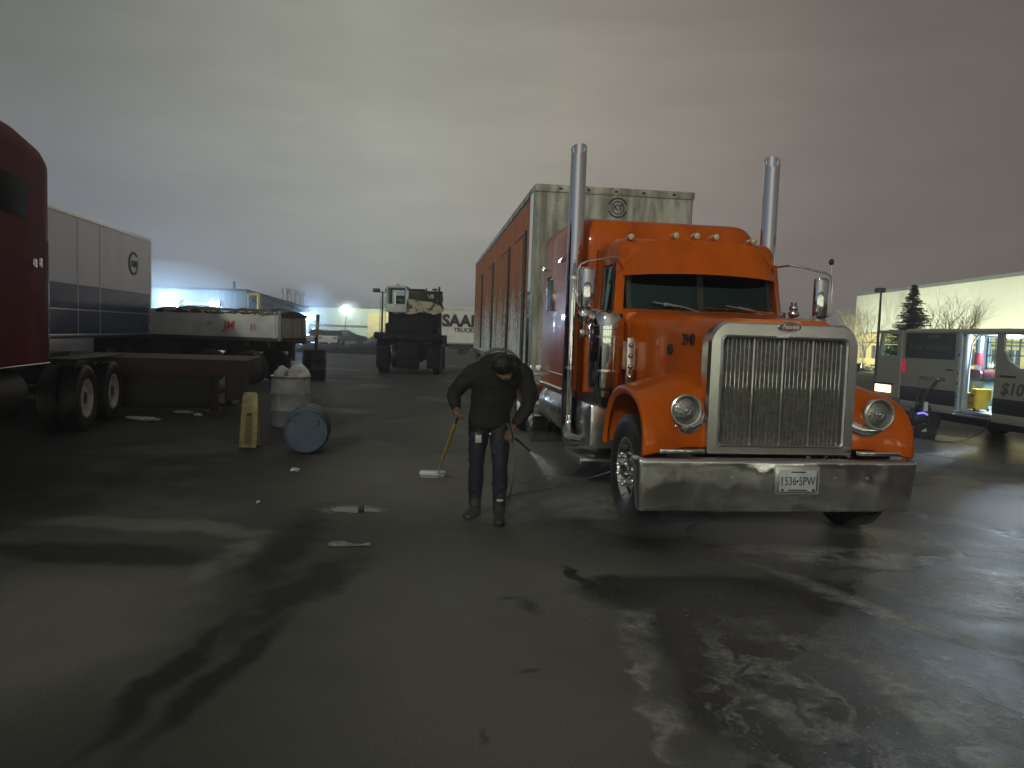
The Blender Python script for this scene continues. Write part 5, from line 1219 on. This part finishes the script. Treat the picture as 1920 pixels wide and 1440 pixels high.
# yellow standpipe
o = empty('yellow_pipe', (-22.0, 66, 0)); tag(o, 'tall bright yellow pipe rising against the warehouse corner', 'pipe')
MB().tube([(0, 0, 0), (0, 0, 4.35)], .16, 10).build('riser', 'yellow', o); MB().box((-.35, 0, 4.35), (.9, .25, .22), .03).build('elbow', 'yellow', o)
for (x_, y_, hh_, lb_) in ((-26.2, 95, 5.4, 'thin mast with a dark head on the warehouse right corner'), ):
    pass
# distant verge, mound, car park
v_ = MB(); v_.bb(-30, -13.9, 60.5, 66.5, 0, .08); tag(v_.build('grass', 'rubber_grass', smooth=False), 'bright grass verge between yard and car park', 'grass', kind='stuff')
b = MB(); n_ = 40
def mound(u, v):
    x_ = -15.3+7.6*u; y_ = 52+6*v; e_ = math.sin(math.pi*v)**.6
    zz = (.55+1.1*max(0, u-.45))*e_*min(1, (u)*10)*min(1, (1-u)*6)
    return (x_, y_, zz+.1*math.sin(u*31+v*9)*e_*(.4))
b.grid(mound, 40, 12); tag(b.build('dirt_mound', 'frame'), 'dark heap of dirt and rubble left of the crane', 'dirt heap')
def car_proto():
    o = empty('parked_car', (0, 0, 0))
    b = MB(); P = [(-2.2, .35), (-2.25, .75), (-2.1, .95), (-1.3, 1.02), (1.2, 1.0), (2.0, .85), (2.2, .65), (2.2, .35)]
    b.prism([(x_, -.88, z_) for x_, z_ in P], (0, 1.76, 0)); b.build('body', 'white', o)
    P = [(-1.75, .98), (-1.2, 1.43), (.1, 1.47), (1.05, .99)]
    b = MB(); b.prism([(x_, -.76, z_) for x_, z_ in P], (0, 1.52, 0)); gh = b.build('greenhouse', 'pane', o)
    P2 = [(-1.25, 1.42), (-1.15, 1.47), (.05, 1.51), (.15, 1.45)]
    b = MB(); b.prism([(x_, -.77, z_) for x_, z_ in P2], (0, 1.54, 0)); b.build('car_roof', 'white', o)
    for x_ in (-1.4, 1.35):
        for y_ in (-.82, .82): MB().cyl((x_, y_-.1, .33), (x_, y_+.1, .33), .33, n=20).build('wheel', 'tyre', o)
    b = MB(); b.bb(-2.27, -2.2, -.8, -.5, .7, .85); b.bb(-2.27, -2.2, .5, .8, .7, .85); b.build('tail_lamp', 'red_ink', o)
    return o
proto = car_proto()
cols = {'silver': (.35, .36, .37), 'dark red': (.25, .03, .03), 'white': (.6, .6, .6), 'dark grey': (.05, .055, .06), 'teal grey': (.12, .17, .18)}
first = True
for (x_, y_, rz, cn, lab) in ((-21.5, 74, .1, 'silver', 'silver parked car farthest left, just past the white-sided trailer tail'), (-20.1, 80, 1.5, 'dark red', 'dark red parked car behind the silver one'),
                              (-17.3, 73, 1.62, 'white', 'white parked car in the middle of the far car park'), (-18.6, 86, .1, 'dark grey', 'dark grey car in the back row of the car park'), (-12.8, 76, 1.5, 'teal grey', 'teal-grey parked car nearest the dirt heap')):
    c_ = proto if first else copy_tree(proto); first = False
    c_.location = (x_, y_, 0); c_.rotation_euler = (0, 0, rz); tag(c_, lab, 'car', 'cars parked beyond the grass verge')
    mm = mat(cn.replace(' ', '_')+'_car_paint', cols[cn], .3, coat=.5)
    for ch in c_.children:
        if ch.name.startswith(('body', 'car_roof')):
            ch.data = ch.data.copy(); ch.data.materials.clear(); ch.data.materials.append(mm)

# right lit building
def right_building():
    o = empty('warehouse', (29.35, 66, 0), -.045*0+math.atan2(1.0, 23)*0)
    o.rotation_euler[2] = -math.atan2(1.0, 23.0)*-1*-1
    tag(o, 'large pale warehouse lit yellow-green on the right, above the grey van', 'building')
    H_ = 5.95
    w_ = MB().bb(0, 30, -62, 0, 2.75, H_).build('wall', 'corr_pale', o, smooth=False)
    MB().bb(-.1, 30.1, -62.1, .1, H_, H_+.22).build('roof_edge', 'corr_grey', o, smooth=False)
    b = MB(); b.bb(-.25, 0, -60, -1.0, 2.05, 2.75); b.build('canopy', 'masonry', o, smooth=False)
    b = MB(); b.bb(-.32, 0, -60, -1.0, 1.95, 2.05); b.build('canopy_edge', 'dark', o, smooth=False)
    b = MB(); b.bb(-.02, 30, -61.9, 0, .0, .72); b.bb(-.02, 30, -61.9, 0, 1.78, 2.75)
    wins = []
    y_ = -.3
    k = 0
    while y_ > -61:
        b.bb(-.02, .3, y_-.95, y_, .72, 1.78); y_ -= .95; wins.append((y_-1.35, y_)); y_ -= 1.35
    lw = b.build('lower_wall', 'masonry', o, smooth=False)
    for (a_, c_) in wins:
        f_ = MB().bb(.10, .14, a_, c_, .72, 1.78).build('window', 'pane', o, smooth=False)
        m_ = MB(); m_.bb(.06, .10, (a_+c_)/2-.03, (a_+c_)/2+.03, .72, 1.78); m_.build('mullion', 'white', f_, smooth=False)
    MB().bb(-.3, -.02, -29, -27.8, 3.4, 3.75).build('wall_vent', 'corr_grey', o, smooth=False)
    return o
right_building()
gr = MB(); gr.bb(24.5, 29.0, 20, 70, 0, .06); tag(gr.build('lawn', 'rubber_grass', smooth=False), 'strip of lawn along the pale warehouse', 'grass', kind='stuff')
for k, y_ in enumerate((26, 34, 42, 50, 57, 63)):
    x_ = 22.6
    o = empty('floodlight', (x_, y_, 0)); tag(o, 'low floodlight on the lawn aimed at the pale warehouse wall', 'lamp', 'ground floodlights along the pale warehouse')
    b = MB(); b.bb(-.05, .05, -.05, .05, 0, .3); b.box((0, 0, .42), (.2, .5, .3), .03); b.build('housing', 'dark', o)
    MB().box((.105, 0, .42), (.01, .42, .24)).build('lens', 'lampface_warm', o)
    l_ = lamp('lamp_glow', (.25, 0, .5), 2400, (.98, 1, .76), .2, 'SPOT', (6.4, 0, 4.6), 150, o)

def rear_building():
    o = empty('warehouse', (-30, -34, 0), 0)
    tag(o, 'pale warehouse with lit wall lamps behind the photographer, mirrored in the chrome', 'building')
    w_ = MB().bb(0, 70, -20, 0, 0, 6.5).build('wall', 'corr_pale', o, smooth=False)
    MB().bb(-.1, 70.1, -20, .15, 6.5, 6.8).build('roof_edge', 'dark', o, smooth=False)
    for k in range(8):
        d_ = MB().bb(3+8.5*k, 6.4+8.5*k, 0, .06, 0.02, 3.8).build('dock_door', 'corr_grey' if k % 2 else 'dark', w_, smooth=False)
    for k in range(7):
        q = empty('wall_lamp', (-30+8.5*k+8.9, -33.7, 5.2)); tag(q, 'wall lamp on the pale warehouse behind the photographer', 'lamp', 'wall lamps behind the photographer')
        MB().box((0, 0, 0), (.5, .4, .3), .04).build('housing', 'dark', q); MB().box((0, .1, -.16), (.4, .3, .03)).build('lens', 'lampface_warm', q)
        lamp('lamp_glow', (0, .35, -.3), 20000, (1, .97, .78), .2, 'SPOT', (0, -1.2, -4), 150, q)
rear_building()

# trees
def spruce():
    o = empty('spruce_tree', (20.9, 40.3, 0)); tag(o, 'dark spruce tree in front of the pale lit warehouse, left of the bare tree', 'tree')
    MB().tube([(0, 0, 0), (.02, 0, 2.5), (0, 0, 5.0)], [.14, .09, .02], 8).build('trunk', 'trunk', o)
    rg = random.Random(11); b = MB()
    z_ = .7
    while z_ < 5.0:
        f = (5.05-z_)/4.4; ln = 1.75*f**.85+.06; nbr = int(7+7*f)
        for k in range(nbr):
            a = rg.uniform(0, 6.283); l_ = ln*rg.uniform(.72, 1.08); dz = rg.uniform(-.03, .03)
            d = V((math.cos(a), math.sin(a), 0)); s_ = V((-d.y, d.x, 0)); base = V((0, 0, z_+dz))
            m_ = max(3, int(l_/.11))
            tipz = -.16*l_
            for i in range(m_):
                t0 = (i+.3)/m_; q = base+d*(l_*t0)+V((0, 0, tipz*t0**1.0+.10*l_*t0*t0))
                for sd_ in (-1, 1):
                    for _ in range(2):
                        ll = (.13+.18*(1-t0))*rg.uniform(.6, 1.25)*(.6+.5*f); dd = (d*rg.uniform(.3, .9)+s_*sd_*rg.uniform(.5, 1)+V((0, 0, rg.uniform(-.95, -.10)))).normalized()
                        wv = dd.cross(V((0, 0, 1))).normalized()*.022
                        vv = [b.bm.verts.new(x) for x in (q-wv, q+wv, q+dd*ll+wv*.3-V((0, 0, .02)), q+dd*ll-wv*.3)]
                        b.bm.faces.new(vv)
                        w2 = V((0, 0, .03)); vv = [b.bm.verts.new(x) for x in (q-w2, q+w2, q+dd*ll*.8)]; b.bm.faces.new(vv)
            b.tube([base, base+d*l_*.5+V((0, 0, tipz*.5)), base+d*l_+V((0, 0, tipz+.1*l_))], [.02*f+.004, .012, .004], 3, cap=False)
        z_ += .105+.05*f
    b.build('crown', 'spruce', o, smooth=False)
spruce()
def bare_tree(loc, hgt, seed, label, m_='twigs', spread=1.0):
    o = empty('bare_tree', loc); tag(o, label, 'tree')
    rg = random.Random(seed); tr = MB(); br = MB()
    tr.tube([(0, 0, 0), (0, 0, hgt*.22)], [.10, .075], 8)
    def grow(q, d, l_, r_, lev):
        e = q+d*l_; mid = q+d*l_*.5+V((rg.gauss(0, .03), rg.gauss(0, .03), .02))*l_
        br.tube([q, mid, e], [r_, r_*.85, r_*.65], 5 if lev < 3 else 3, cap=False)
        if lev >= 6 or l_ < .09: return
        for k in range(3 if lev < 2 else (2 if rg.random() < .75 else 3)):
            nd = (d+V((rg.gauss(0, .42*spread), rg.gauss(0, .42*spread), rg.gauss(.12, .2)))).normalized()
            grow(e if k < 2 else mid, nd, l_*rg.uniform(.62, .88), r_*.62, lev+1)
    for k in range(5):
        a = k*1.26+rg.uniform(-.3, .3); grow(V((0, 0, hgt*.2)), V((math.cos(a)*.55*spread, math.sin(a)*.55*spread, 1)).normalized(), hgt*.22, .055, 0)
    tr.build('trunk', 'twigs', o); br.build('crown', 'twigs', o)
MT['twigs'] = mat('pale_brown_twigs', (.17, .155, .10), .85)
bare_tree((23.4, 41.0, 0), 5.0, 5, 'spreading bare tree right of the spruce')
bare_tree((26.5, 58.0, 0), 5.2, 9, 'bare tree at the left corner of the pale lit warehouse, beside the thin lamp post')
pole_light((21.4, 45.0, 0), 4.95, 'thin dark lamp post standing before the pale lit warehouse', 1, arm=.06)
MB_ = MB()
rg = random.Random(6)
for k in range(1500):
    q = V((rg.uniform(23.6, 24.6), rg.uniform(22, 60), rg.uniform(.05, .5))); d = V((rg.gauss(0, 1), rg.gauss(0, 1), rg.gauss(0, 1))).normalized()*.09; e_ = d.orthogonal().normalized()*.05
    MB_.bm.faces.new([MB_.bm.verts.new(x) for x in (q-d, q+e_, q+d, q-e_)])
tag(MB_.build('low_hedge', 'spruce', smooth=False), 'low dark hedge between the road and the lawn', 'hedge', kind='stuff')

# ================================================================== VAN
def van():
    o = empty('van', (8.3, 16.3, 0), .152)
    tag(o, 'grey cargo van with open side door and writing, right edge of the photo', 'van')
    RZ = 2.11; W_ = 1.82
    # near side (x = 0), pieces around the openings; thickness inwards
    b = MB(); th = .05
    def side(x0, x1):
        S = MB()
        S.bb(x0, x1, -1.60, 0, 1.00, 1.52); S.bb(x0, x1, -1.60, 0, 2.04, RZ-.03)
        S.bb(x0, x1, -1.62, -1.54, 1.52, 2.04); S.bb(x0, x1, -.09, 0, 1.52, 2.04)
        S.bb(x0, x1, -1.62, 0, .92, 1.0); return S
    S = side(0, th)
    S.bb(0, th, -4.4, -2.56, .86, 1.44); S.bb(0, th, -4.2, -2.56, 2.02, RZ-.03); S.bb(0, th, -2.72, -2.56, 1.44, 2.02); S.bb(0, th, -4.2, -3.62, 1.44, 2.02)
    S.prism([(0, -2.72, 1.44), (0, -2.80, 1.66), (0, -2.72, 1.75)], (th, 0, 0)); S.prism([(0, -2.72, 1.44), (0, -3.1, 1.44), (0, -2.86, 1.56), (0, -2.77, 1.70)], (th, 0, 0))
    S.bb(0, th, -2.56, -1.62, 2.06, RZ-.03)
    body = S.build('body_side', 'van', o, smooth=False)
    # far side with window holes
    F = MB(); x0, x1 = W_-th, W_
    F.bb(x0, x1, -4.3, 0, .55, 1.0); F.bb(x0, x1, -4.2, 0, 2.0, RZ-.03); F.bb(x0, x1, -.30, 0, 1.0, 2.0); F.bb(x0, x1, -2.62, -1.6, 1.0, 2.0); F.bb(x0, x1, -4.3, -2.62, 1.0, 1.48); F.bb(x0, x1, -4.2, -3.75, 1.48, 2.0)
    F.build('far_side', 'van_in', o, smooth=False)
    MB().bb(x0+.02, x1-.02, -1.6, -.30, 1.0, 2.0).build('window', 'clear', o, smooth=False); MB().bb(x0+.02, x1-.02, -3.75, -2.62, 1.48, 2.0).build('window', 'clear', o, smooth=False)
    # roof and floor
    b = MB(); rs = []
    for v in (.0, -.3, -2.5, -3.9, -4.3):
        dz = -.10 if v < -4 else 0
        rs.append([(0, v, RZ-.05+dz), (.03, v, RZ-.01+dz), (.12, v, RZ+.02+dz), (W_/2, v, RZ+.05+dz), (W_-.12, v, RZ+.02+dz), (W_-.03, v, RZ-.01+dz), (W_, v, RZ-.05+dz), (W_, v, RZ-.09+dz), (0, v, RZ-.09+dz)])
    b.rings(rs); b.build('roof', 'van', o)
    MB().bb(.02, W_-.02, -4.3, 0, .50, .58).build('floor', 'van_in', o, smooth=False)
    # lower dark cladding
    b = MB(); b.bb(-.012, .05, -1.62, .0, .62, .92, .01); b.bb(-.012, .05, -4.5, -2.56, .60, .88, .01); lc = b.build('lower_cladding', 'dark', o)
    MB().bb(-.01, .08, -1.62, 0, .47, .62, .01).build('sill', 'van', o); MB().bb(-.01, .08, -4.3, -2.56, .44, .60, .01).build('sill', 'van', o)
    # door opening: pillars and step
    b = MB(); b.bb(-.005, .10, -1.70, -1.62, .50, 2.06, .01); b.bb(.03, .16, -1.78, -1.70, .55, 2.04, .02)
    b.tube([(.10, -1.79, .58), (.10, -1.80, 1.3), (.12, -1.82, 1.85), (.15, -1.95, 2.02), (.15, -2.5, 2.04)], .018, 8)
    dp = b.build('door_pillar', 'van_in', o)
    b = MB(); b.bb(-.02, .12, -2.56, -1.62, .50, .57, .01); b.bb(-.03, .0, -2.56, -1.62, .46, .51, .008); b.build('door_step', 'chrome_rough', o)
    b = MB()
    for z_ in (.8, 1.05, 1.25, 1.6): b.bb(-.012, -.004, -1.675, -1.645, z_, z_+.05)
    b.build('latch', 'dark', dp)
    # slid-open door along the rear side
    # rear quarter window
    qw = MB().prism([(-.006, y_, z_) for y_, z_ in rrect(-1.54, -.09, 1.52, 2.04, .04, 4)], (.03, 0, 0)).build('quarter_window', 'pane', o, smooth=False)
    dx = (0, -1, 0)
    text('window_lettering', 'Royal Windsor', .19, 'grey_ink', qw, (-.0085, -.80, 1.76), dx, (0, 0, 1), sx=1.02, bold=.003, depth=.001)
    text('window_lettering', 'Cleaning', .07, 'grey_ink', qw, (-.0085, -.86, 1.62), dx, (0, 0, 1), depth=.001)
    MB().bb(-.0085, -.006, -1.12, -.76, 1.93, 2.0).build('window_sticker', 'grey_ink', qw, smooth=False)
    text('side_lettering', '(905) 671-8200', .12, 'faded_ink', o, (-.003, -.95, 1.12), dx, (0, 0, 1), sx=1.0, depth=.001)
    text('price_lettering', '$10', .30, 'faded_ink', o, (-.004, -2.97, 1.05), dx, (0, 0, 1), sx=1.1, shear=.2, bold=.006, depth=.001)
    MB().bb(-.02, -.002, -3.05, -2.7, 1.27, 1.30, .005).build('handle', 'dark', o); MB().bb(-.02, -.002, -1.53, -1.33, 1.31, 1.34, .005).build('handle', 'dark', o)
    # tail lamp
    b = MB(); b.bb(-.02, .04, -.10, .01, 1.2, 1.48, .015); b.build('tail_lamp', mat('red_lens', (.35, .01, .02), .2, emit=(1, .05, .1), es=.25), o)
    # open rear door
    th_ = MB(); th_.bb(-.03, .03, .03, .80, .95, 1.54); th_.bb(-.03, .03, .03, .80, 2.02, 2.09); th_.bb(-.03, .03, .03, .14, 1.54, 2.02)
    th_.prism([(-.03, .80, 1.54), (-.03, .70, 1.54), (-.03, .64, 2.02), (-.03, .74, 2.02)], (.06, 0, 0)); th_.bb(-.03, .03, .03, .85, .66, .95)
    bdm = th_.build('rear_door', 'van', o, smooth=False)
    MB().prism([(0, .14, 1.54), (0, .70, 1.54), (0, .64, 2.02), (0, .14, 2.02)], (.006, 0, 0)).build('door_window', 'clear', bdm, smooth=False)
    pm = mat('glowing_number_plate', (.8, .7, .6), .5, emit=(1, .58, .30), es=4)  # plate glows itself, in place of light from its lamp
    b = MB(); b.bb(-.045, -.03, .28, .82, .74, .90, .005); b.build('licence_plate', pm, bdm)
    MB().bb(-.06, -.03, .2, .86, .91, .95, .005).build('plate_lamp_cover', 'dark', bdm)
    # nose, windscreen, dash
    b = MB(); b.rings([[(x_, v, z_) for x_, z_ in rrect(.0+k, W_-k, .45, zt, .08, 4)] for v, zt, k in ((-4.2, 1.3, 0), (-4.6, 1.15, .03), (-4.95, .95, .10))]); b.build('bonnet', 'van', o)
    MB().prism([(.06, -4.25, 1.3), (W_-.06, -4.25, 1.3), (W_-.1, -3.9, 2.0), (.1, -3.9, 2.0)], (0, .01, .0)).build('windscreen', 'clear', o, smooth=False)
    for x_ in (.35, W_-.4): MB().box((x_, -3.35, 1.25), (.45, .16, .9), .06).build('seat', 'dark', o)
    # partition grille
    b = MB()
    for k in range(6): x_ = .12+.31*k; b.tube([(x_, -2.62, .6), (x_, -2.62, 2.03)], .007, 5)
    for k in range(6): z_ = .7+.24*k; b.tube([(.08, -2.62, z_), (W_-.08, -2.62, z_)], .007, 5)
    b.build('partition_grille', 'dark', o)
    # lining at the rear of the cargo bay
    b = MB()
    for k in range(7): b.bb(W_-.09, W_-.075, -.32-.21*k-.008, -.32-.21*k+.008, 1.0, 2.0)
    for k in range(4): b.bb(W_-.09, W_-.075, -1.6, -.3, 1.08+.27*k, 1.095+.27*k)
    b.build('window_grille', 'dark', o, smooth=False)
    # wheels
    for v in (-.75, -3.85):
        wheel(o, (.08, v, .33), (-1, 0, 0), .33, .21, 'frame', False, lugs=False); wheel(o, (W_-.08, v, .33), (1, 0, 0), .33, .21, 'frame', False, lugs=False)
    b = MB(); b.bb(.2, W_-.2, -4.5, -.1, .30, .50); b.build('underbody', 'frame', o)
    b = MB(); b.bb(.02, W_, 0, .06, .5, .66, .01); b.build('rear_bumper', 'dark', o)
    lm = MB().box((.9, -1.9, 2.0), (.3, .12, .03), .01).build('roof_lamp', mat('van_cabin_lamp', (1, 1, 1), .5, emit=(.75, .88, 1), es=14), o)
    lamp('cabin_glow', (.85, -1.95, 1.93), 420, (.72, .88, 1), .1, 'POINT', None, 120, o)
van()
def vl(x_, y_, z_=0):   # van-local to world
    q = M.Rotation(.152, 3, 'Z') @ V((x_, y_, z_)); return (8.3+q.x, 16.3+q.y, q.z)
# mop bucket, cleaning machine inside the van
o = empty('mop_bucket', vl(.27, -1.86, .58), .152-.25); tag(o, 'yellow mop bucket in the open side door of the van', 'bucket')
b = MB(); b.rings([[(x_, y_, z_) for x_, y_ in rrect(-.16*k, .16*k, -.24*k, .24*k, .05)] for z_, k in ((.03, .78), (.30, 1.0), (.315, 1.06), (.33, 1.06), (.325, .98), (.08, .78))]); b.build('tub', 'yellow', o)
b = MB(); b.rings([[(x_, y_, z_) for x_, y_ in rrect(-.15, .15, -.26, -.02, .03)] for z_ in (.22, .42)]); b.build('wringer', 'yellow', o)
b = MB(); b.box((-.165, -.16, .30), (.006, .12, .05)); b.build('warning_label', 'ink', o)
text('tub_lettering', 'CAUTION', .05, 'ink', o, (-.166, -.1, .15), (0, -1, 0), (0, 0, 1), depth=.001)
b = MB()
for x_ in (-.12, .12):
    for y_ in (-.18, .18): b.cyl((x_-.01, y_, .03), (x_+.01, y_, .03), .03, n=12)
b.build('castor', 'dark', o)
o = empty('carpet_machine', vl(.74, -1.42, .58), .152); tag(o, 'dark red carpet cleaning machine behind the mop bucket in the van', 'machine')
b = MB(); b.box((0, 0, .32), (.42, .5, .5), .05); b.build('tank', mat('grey_green_tank', (.12, .17, .16), .5), o)
b = MB(); b.box((-.05, .0, .68), (.4, .62, .18), .05); b.cyl((-.26, -.22, .68), (-.30, -.22, .68), .08); b.build('motor_cover', mat('dark_red_plastic', (.035, .004, .006), .4), o)
b = MB(); b.cyl((-.1, .02, .76), (-.1, .02, 1.42), .065, .075); b.build('filter_tube', 'chrome_rough', o)
b = MB(); b.cyl((-.105, .02, .86), (-.105, .02, 1.10), .08, .078); b.build('red_sleeve', mat('bright_red_plastic', (.13, .005, .010), .4), o)
b = MB(); b.tube(smooth_path([(-.2, .3, .75), (-.35, .33, .5), (-.45, .35, .2), (-.5, .2, .03), (-.5, -.1, .03), (-.45, -.4, .06)]), .02, 8); b.build('white_hose', 'bag', o)
b = MB(); b.prism([(-.215, .0, .42), (-.215, -.08, .42), (-.215, -.04, .50)], (-.004, 0, 0)); b.box((-.217, -.12, .36), (.006, .1, .05)); b.build('warning_sticker', 'yellow', o)
# scrubbing machine on the ground beside the van
o = empty('floor_scrubber', (7.98, 14.95, 0), .3); tag(o, 'small black wheeled floor scrubber with a slanted handle beside the van', 'machine')
b = MB(); b.box((-.05, 0, .33), (.42, .34, .22), .08); b.box((-.20, 0, .42), (.2, .26, .16), .06); b.build('motor_body', 'dark', o)
b = MB(); b.lathe([(.13, .12), (.10, .17), (.05, .24), (.035, .30)], (.02, -.12, 0), (0, 0, 1), 20); b.build('shroud', 'chrome', o)
for x_ in (-.08, .14): wheel(o, (x_, -.18, .105), (0, -1, 0), .105, .06, 'dark', True, lugs=False)
b = MB(); b.tube([(.05, 0, .35), (.12, 0, .62), (.15, .0, .80), (.42, .0, 1.12)], .022, 8); b.tube([(-.02, .05, .4), (.02, .05, .78), (.10, .05, .92)], .015, 8); b.build('handle', 'dark', o)
b = MB(); b.sphere((.44, 0, 1.13), .035, seg=10); b.build('grip_knob', 'chrome', o)
b = MB(); b.cyl((.14, -.05, .50), (.14, -.05, .68), .045, .04, 14); b.build('bottle', 'plastic_white', o)
b = MB(); b.tube([(-.14, -.14, .46), (-.02, -.17, .48), (.08, -.16, .44)], .02, 8); b.build('glow_tube', mat('violet_glow_tube', (.2, .2, .9), .4, emit=(.3, .25, 1), es=1.0), o)  # tube on top that glows violet
CB = MB().tube(smooth_path([vl(-.05, -2.6, .5), vl(-.12, -2.5, .25), vl(-.35, -2.2, .02), vl(-.7, -1.8, .012), vl(-.6, -1.0, .012), (8.2, 14.75, .012), (8.05, 14.7, .012)]), .008, 6)
tag(CB.build('cable', 'dark'), 'thin cable looping from the van to the floor scrubber', 'cable')

# spray mist at the wand
b = MB(); rg = random.Random(8)
for k in range(1500):
    f = rg.random()**.7; q = V((.185, 6.925, .675))+V((.24, .14, -.24))*f+V((rg.gauss(0, .055), rg.gauss(0, .055), rg.gauss(0, .055)))*f
    x = bmesh.ops.create_icosphere(b.bm, subdivisions=1, radius=rg.uniform(.0010, .0026)); bmesh.ops.translate(b.bm, vec=q, verts=x['verts'])
tag(b.build('water_spray', mat('spray_droplets', (.8, .82, .85), .1)), 'fine water spray leaving the wand', 'spray', kind='stuff')

# ------------------------------------------------------------------ damp air and added halo mist
def volume(name, x0, x1, y0, y1, z0, z1, dens, col, label=None, nz=False):
    m, t, o = nt_new(name+'_air'); v = t.nodes.new('ShaderNodeVolumePrincipled'); L(t, v.outputs[0], o.inputs['Volume'])
    v.inputs['Color'].default_value = (*col, 1); v.inputs['Density'].default_value = dens; v.inputs['Anisotropy'].default_value = .35
    ob = MB().bb(x0, x1, y0, y1, z0, z1).build(name, m, smooth=False); tag(ob, label, kind='stuff'); return ob
m, t, o_ = nt_new('lens_halo_mist'); v_ = t.nodes.new('ShaderNodeVolumePrincipled'); L(t, v_.outputs[0], o_.inputs['Volume'])
v_.inputs['Color'].default_value = (.9, .95, 1, 1); v_.inputs['Density'].default_value = .026; v_.inputs['Anisotropy'].default_value = .3
b = MB(); b.sphere((-31.1, 66.0, 3.6), 1.0, (9.5, 4.2, 3.5), 28); b.sphere((-24.0, 86.5, 3.6), 1.0, (4.5, 4, 3.2), 24); b.sphere((-28.6, 127, 4.6), 1.0, (6, 5, 4), 24)  # added mist balls round the lamps, imitating the lens halo
tag(b.build('halo_mist', m), 'added mist round the far lamps, standing in for lens halo', kind='stuff')
HZ = 1
if HZ: volume('haze', -620, 620, -220, 1220, -1.0, 9.0, .0035, (.85, .9, 1))
m, t, o_ = nt_new('drifting_mist_air'); v_ = t.nodes.new('ShaderNodeVolumePrincipled'); L(t, v_.outputs[0], o_.inputs['Volume'])
v_.inputs['Color'].default_value = (.93, .95, 1, 1); v_.inputs['Density'].default_value = .36; v_.inputs['Anisotropy'].default_value = .2
b = MB()
for cx, cy, cz, ax, ay, az in ((1.25, 6.7, .12, .55, .35, .16), (2.3, 6.35, .10, .8, .4, .12), (3.6, 6.5, .12, .7, .45, .15), (.55, 7.6, .14, .6, .5, .16), (.35, 8.8, .3, .5, .6, .3), (-.1, 6.9, .1, .4, .35, .10), (4.6, 7.6, .14, .8, .7, .16)):
    b.sphere((cx, cy, cz+.02), 1.0, (ax, ay, az), 20)
tag(b.build('mist', m), 'low drifting wash mist over the wet ground round the tractor front', kind='stuff')
# ------------------------------------------------------------------ render settings
sc.view_settings.view_transform = 'Standard'; sc.view_settings.look = 'None'; sc.view_settings.gamma = 1
sc.view_settings.use_curve_mapping = False; sc.view_settings.exposure = 0
sc.render.engine = 'CYCLES'; sc.cycles.max_bounces = 8; sc.cycles.transparent_max_bounces = 12
sc.cycles.sample_clamp_indirect = 4; sc.cycles.use_denoising = True
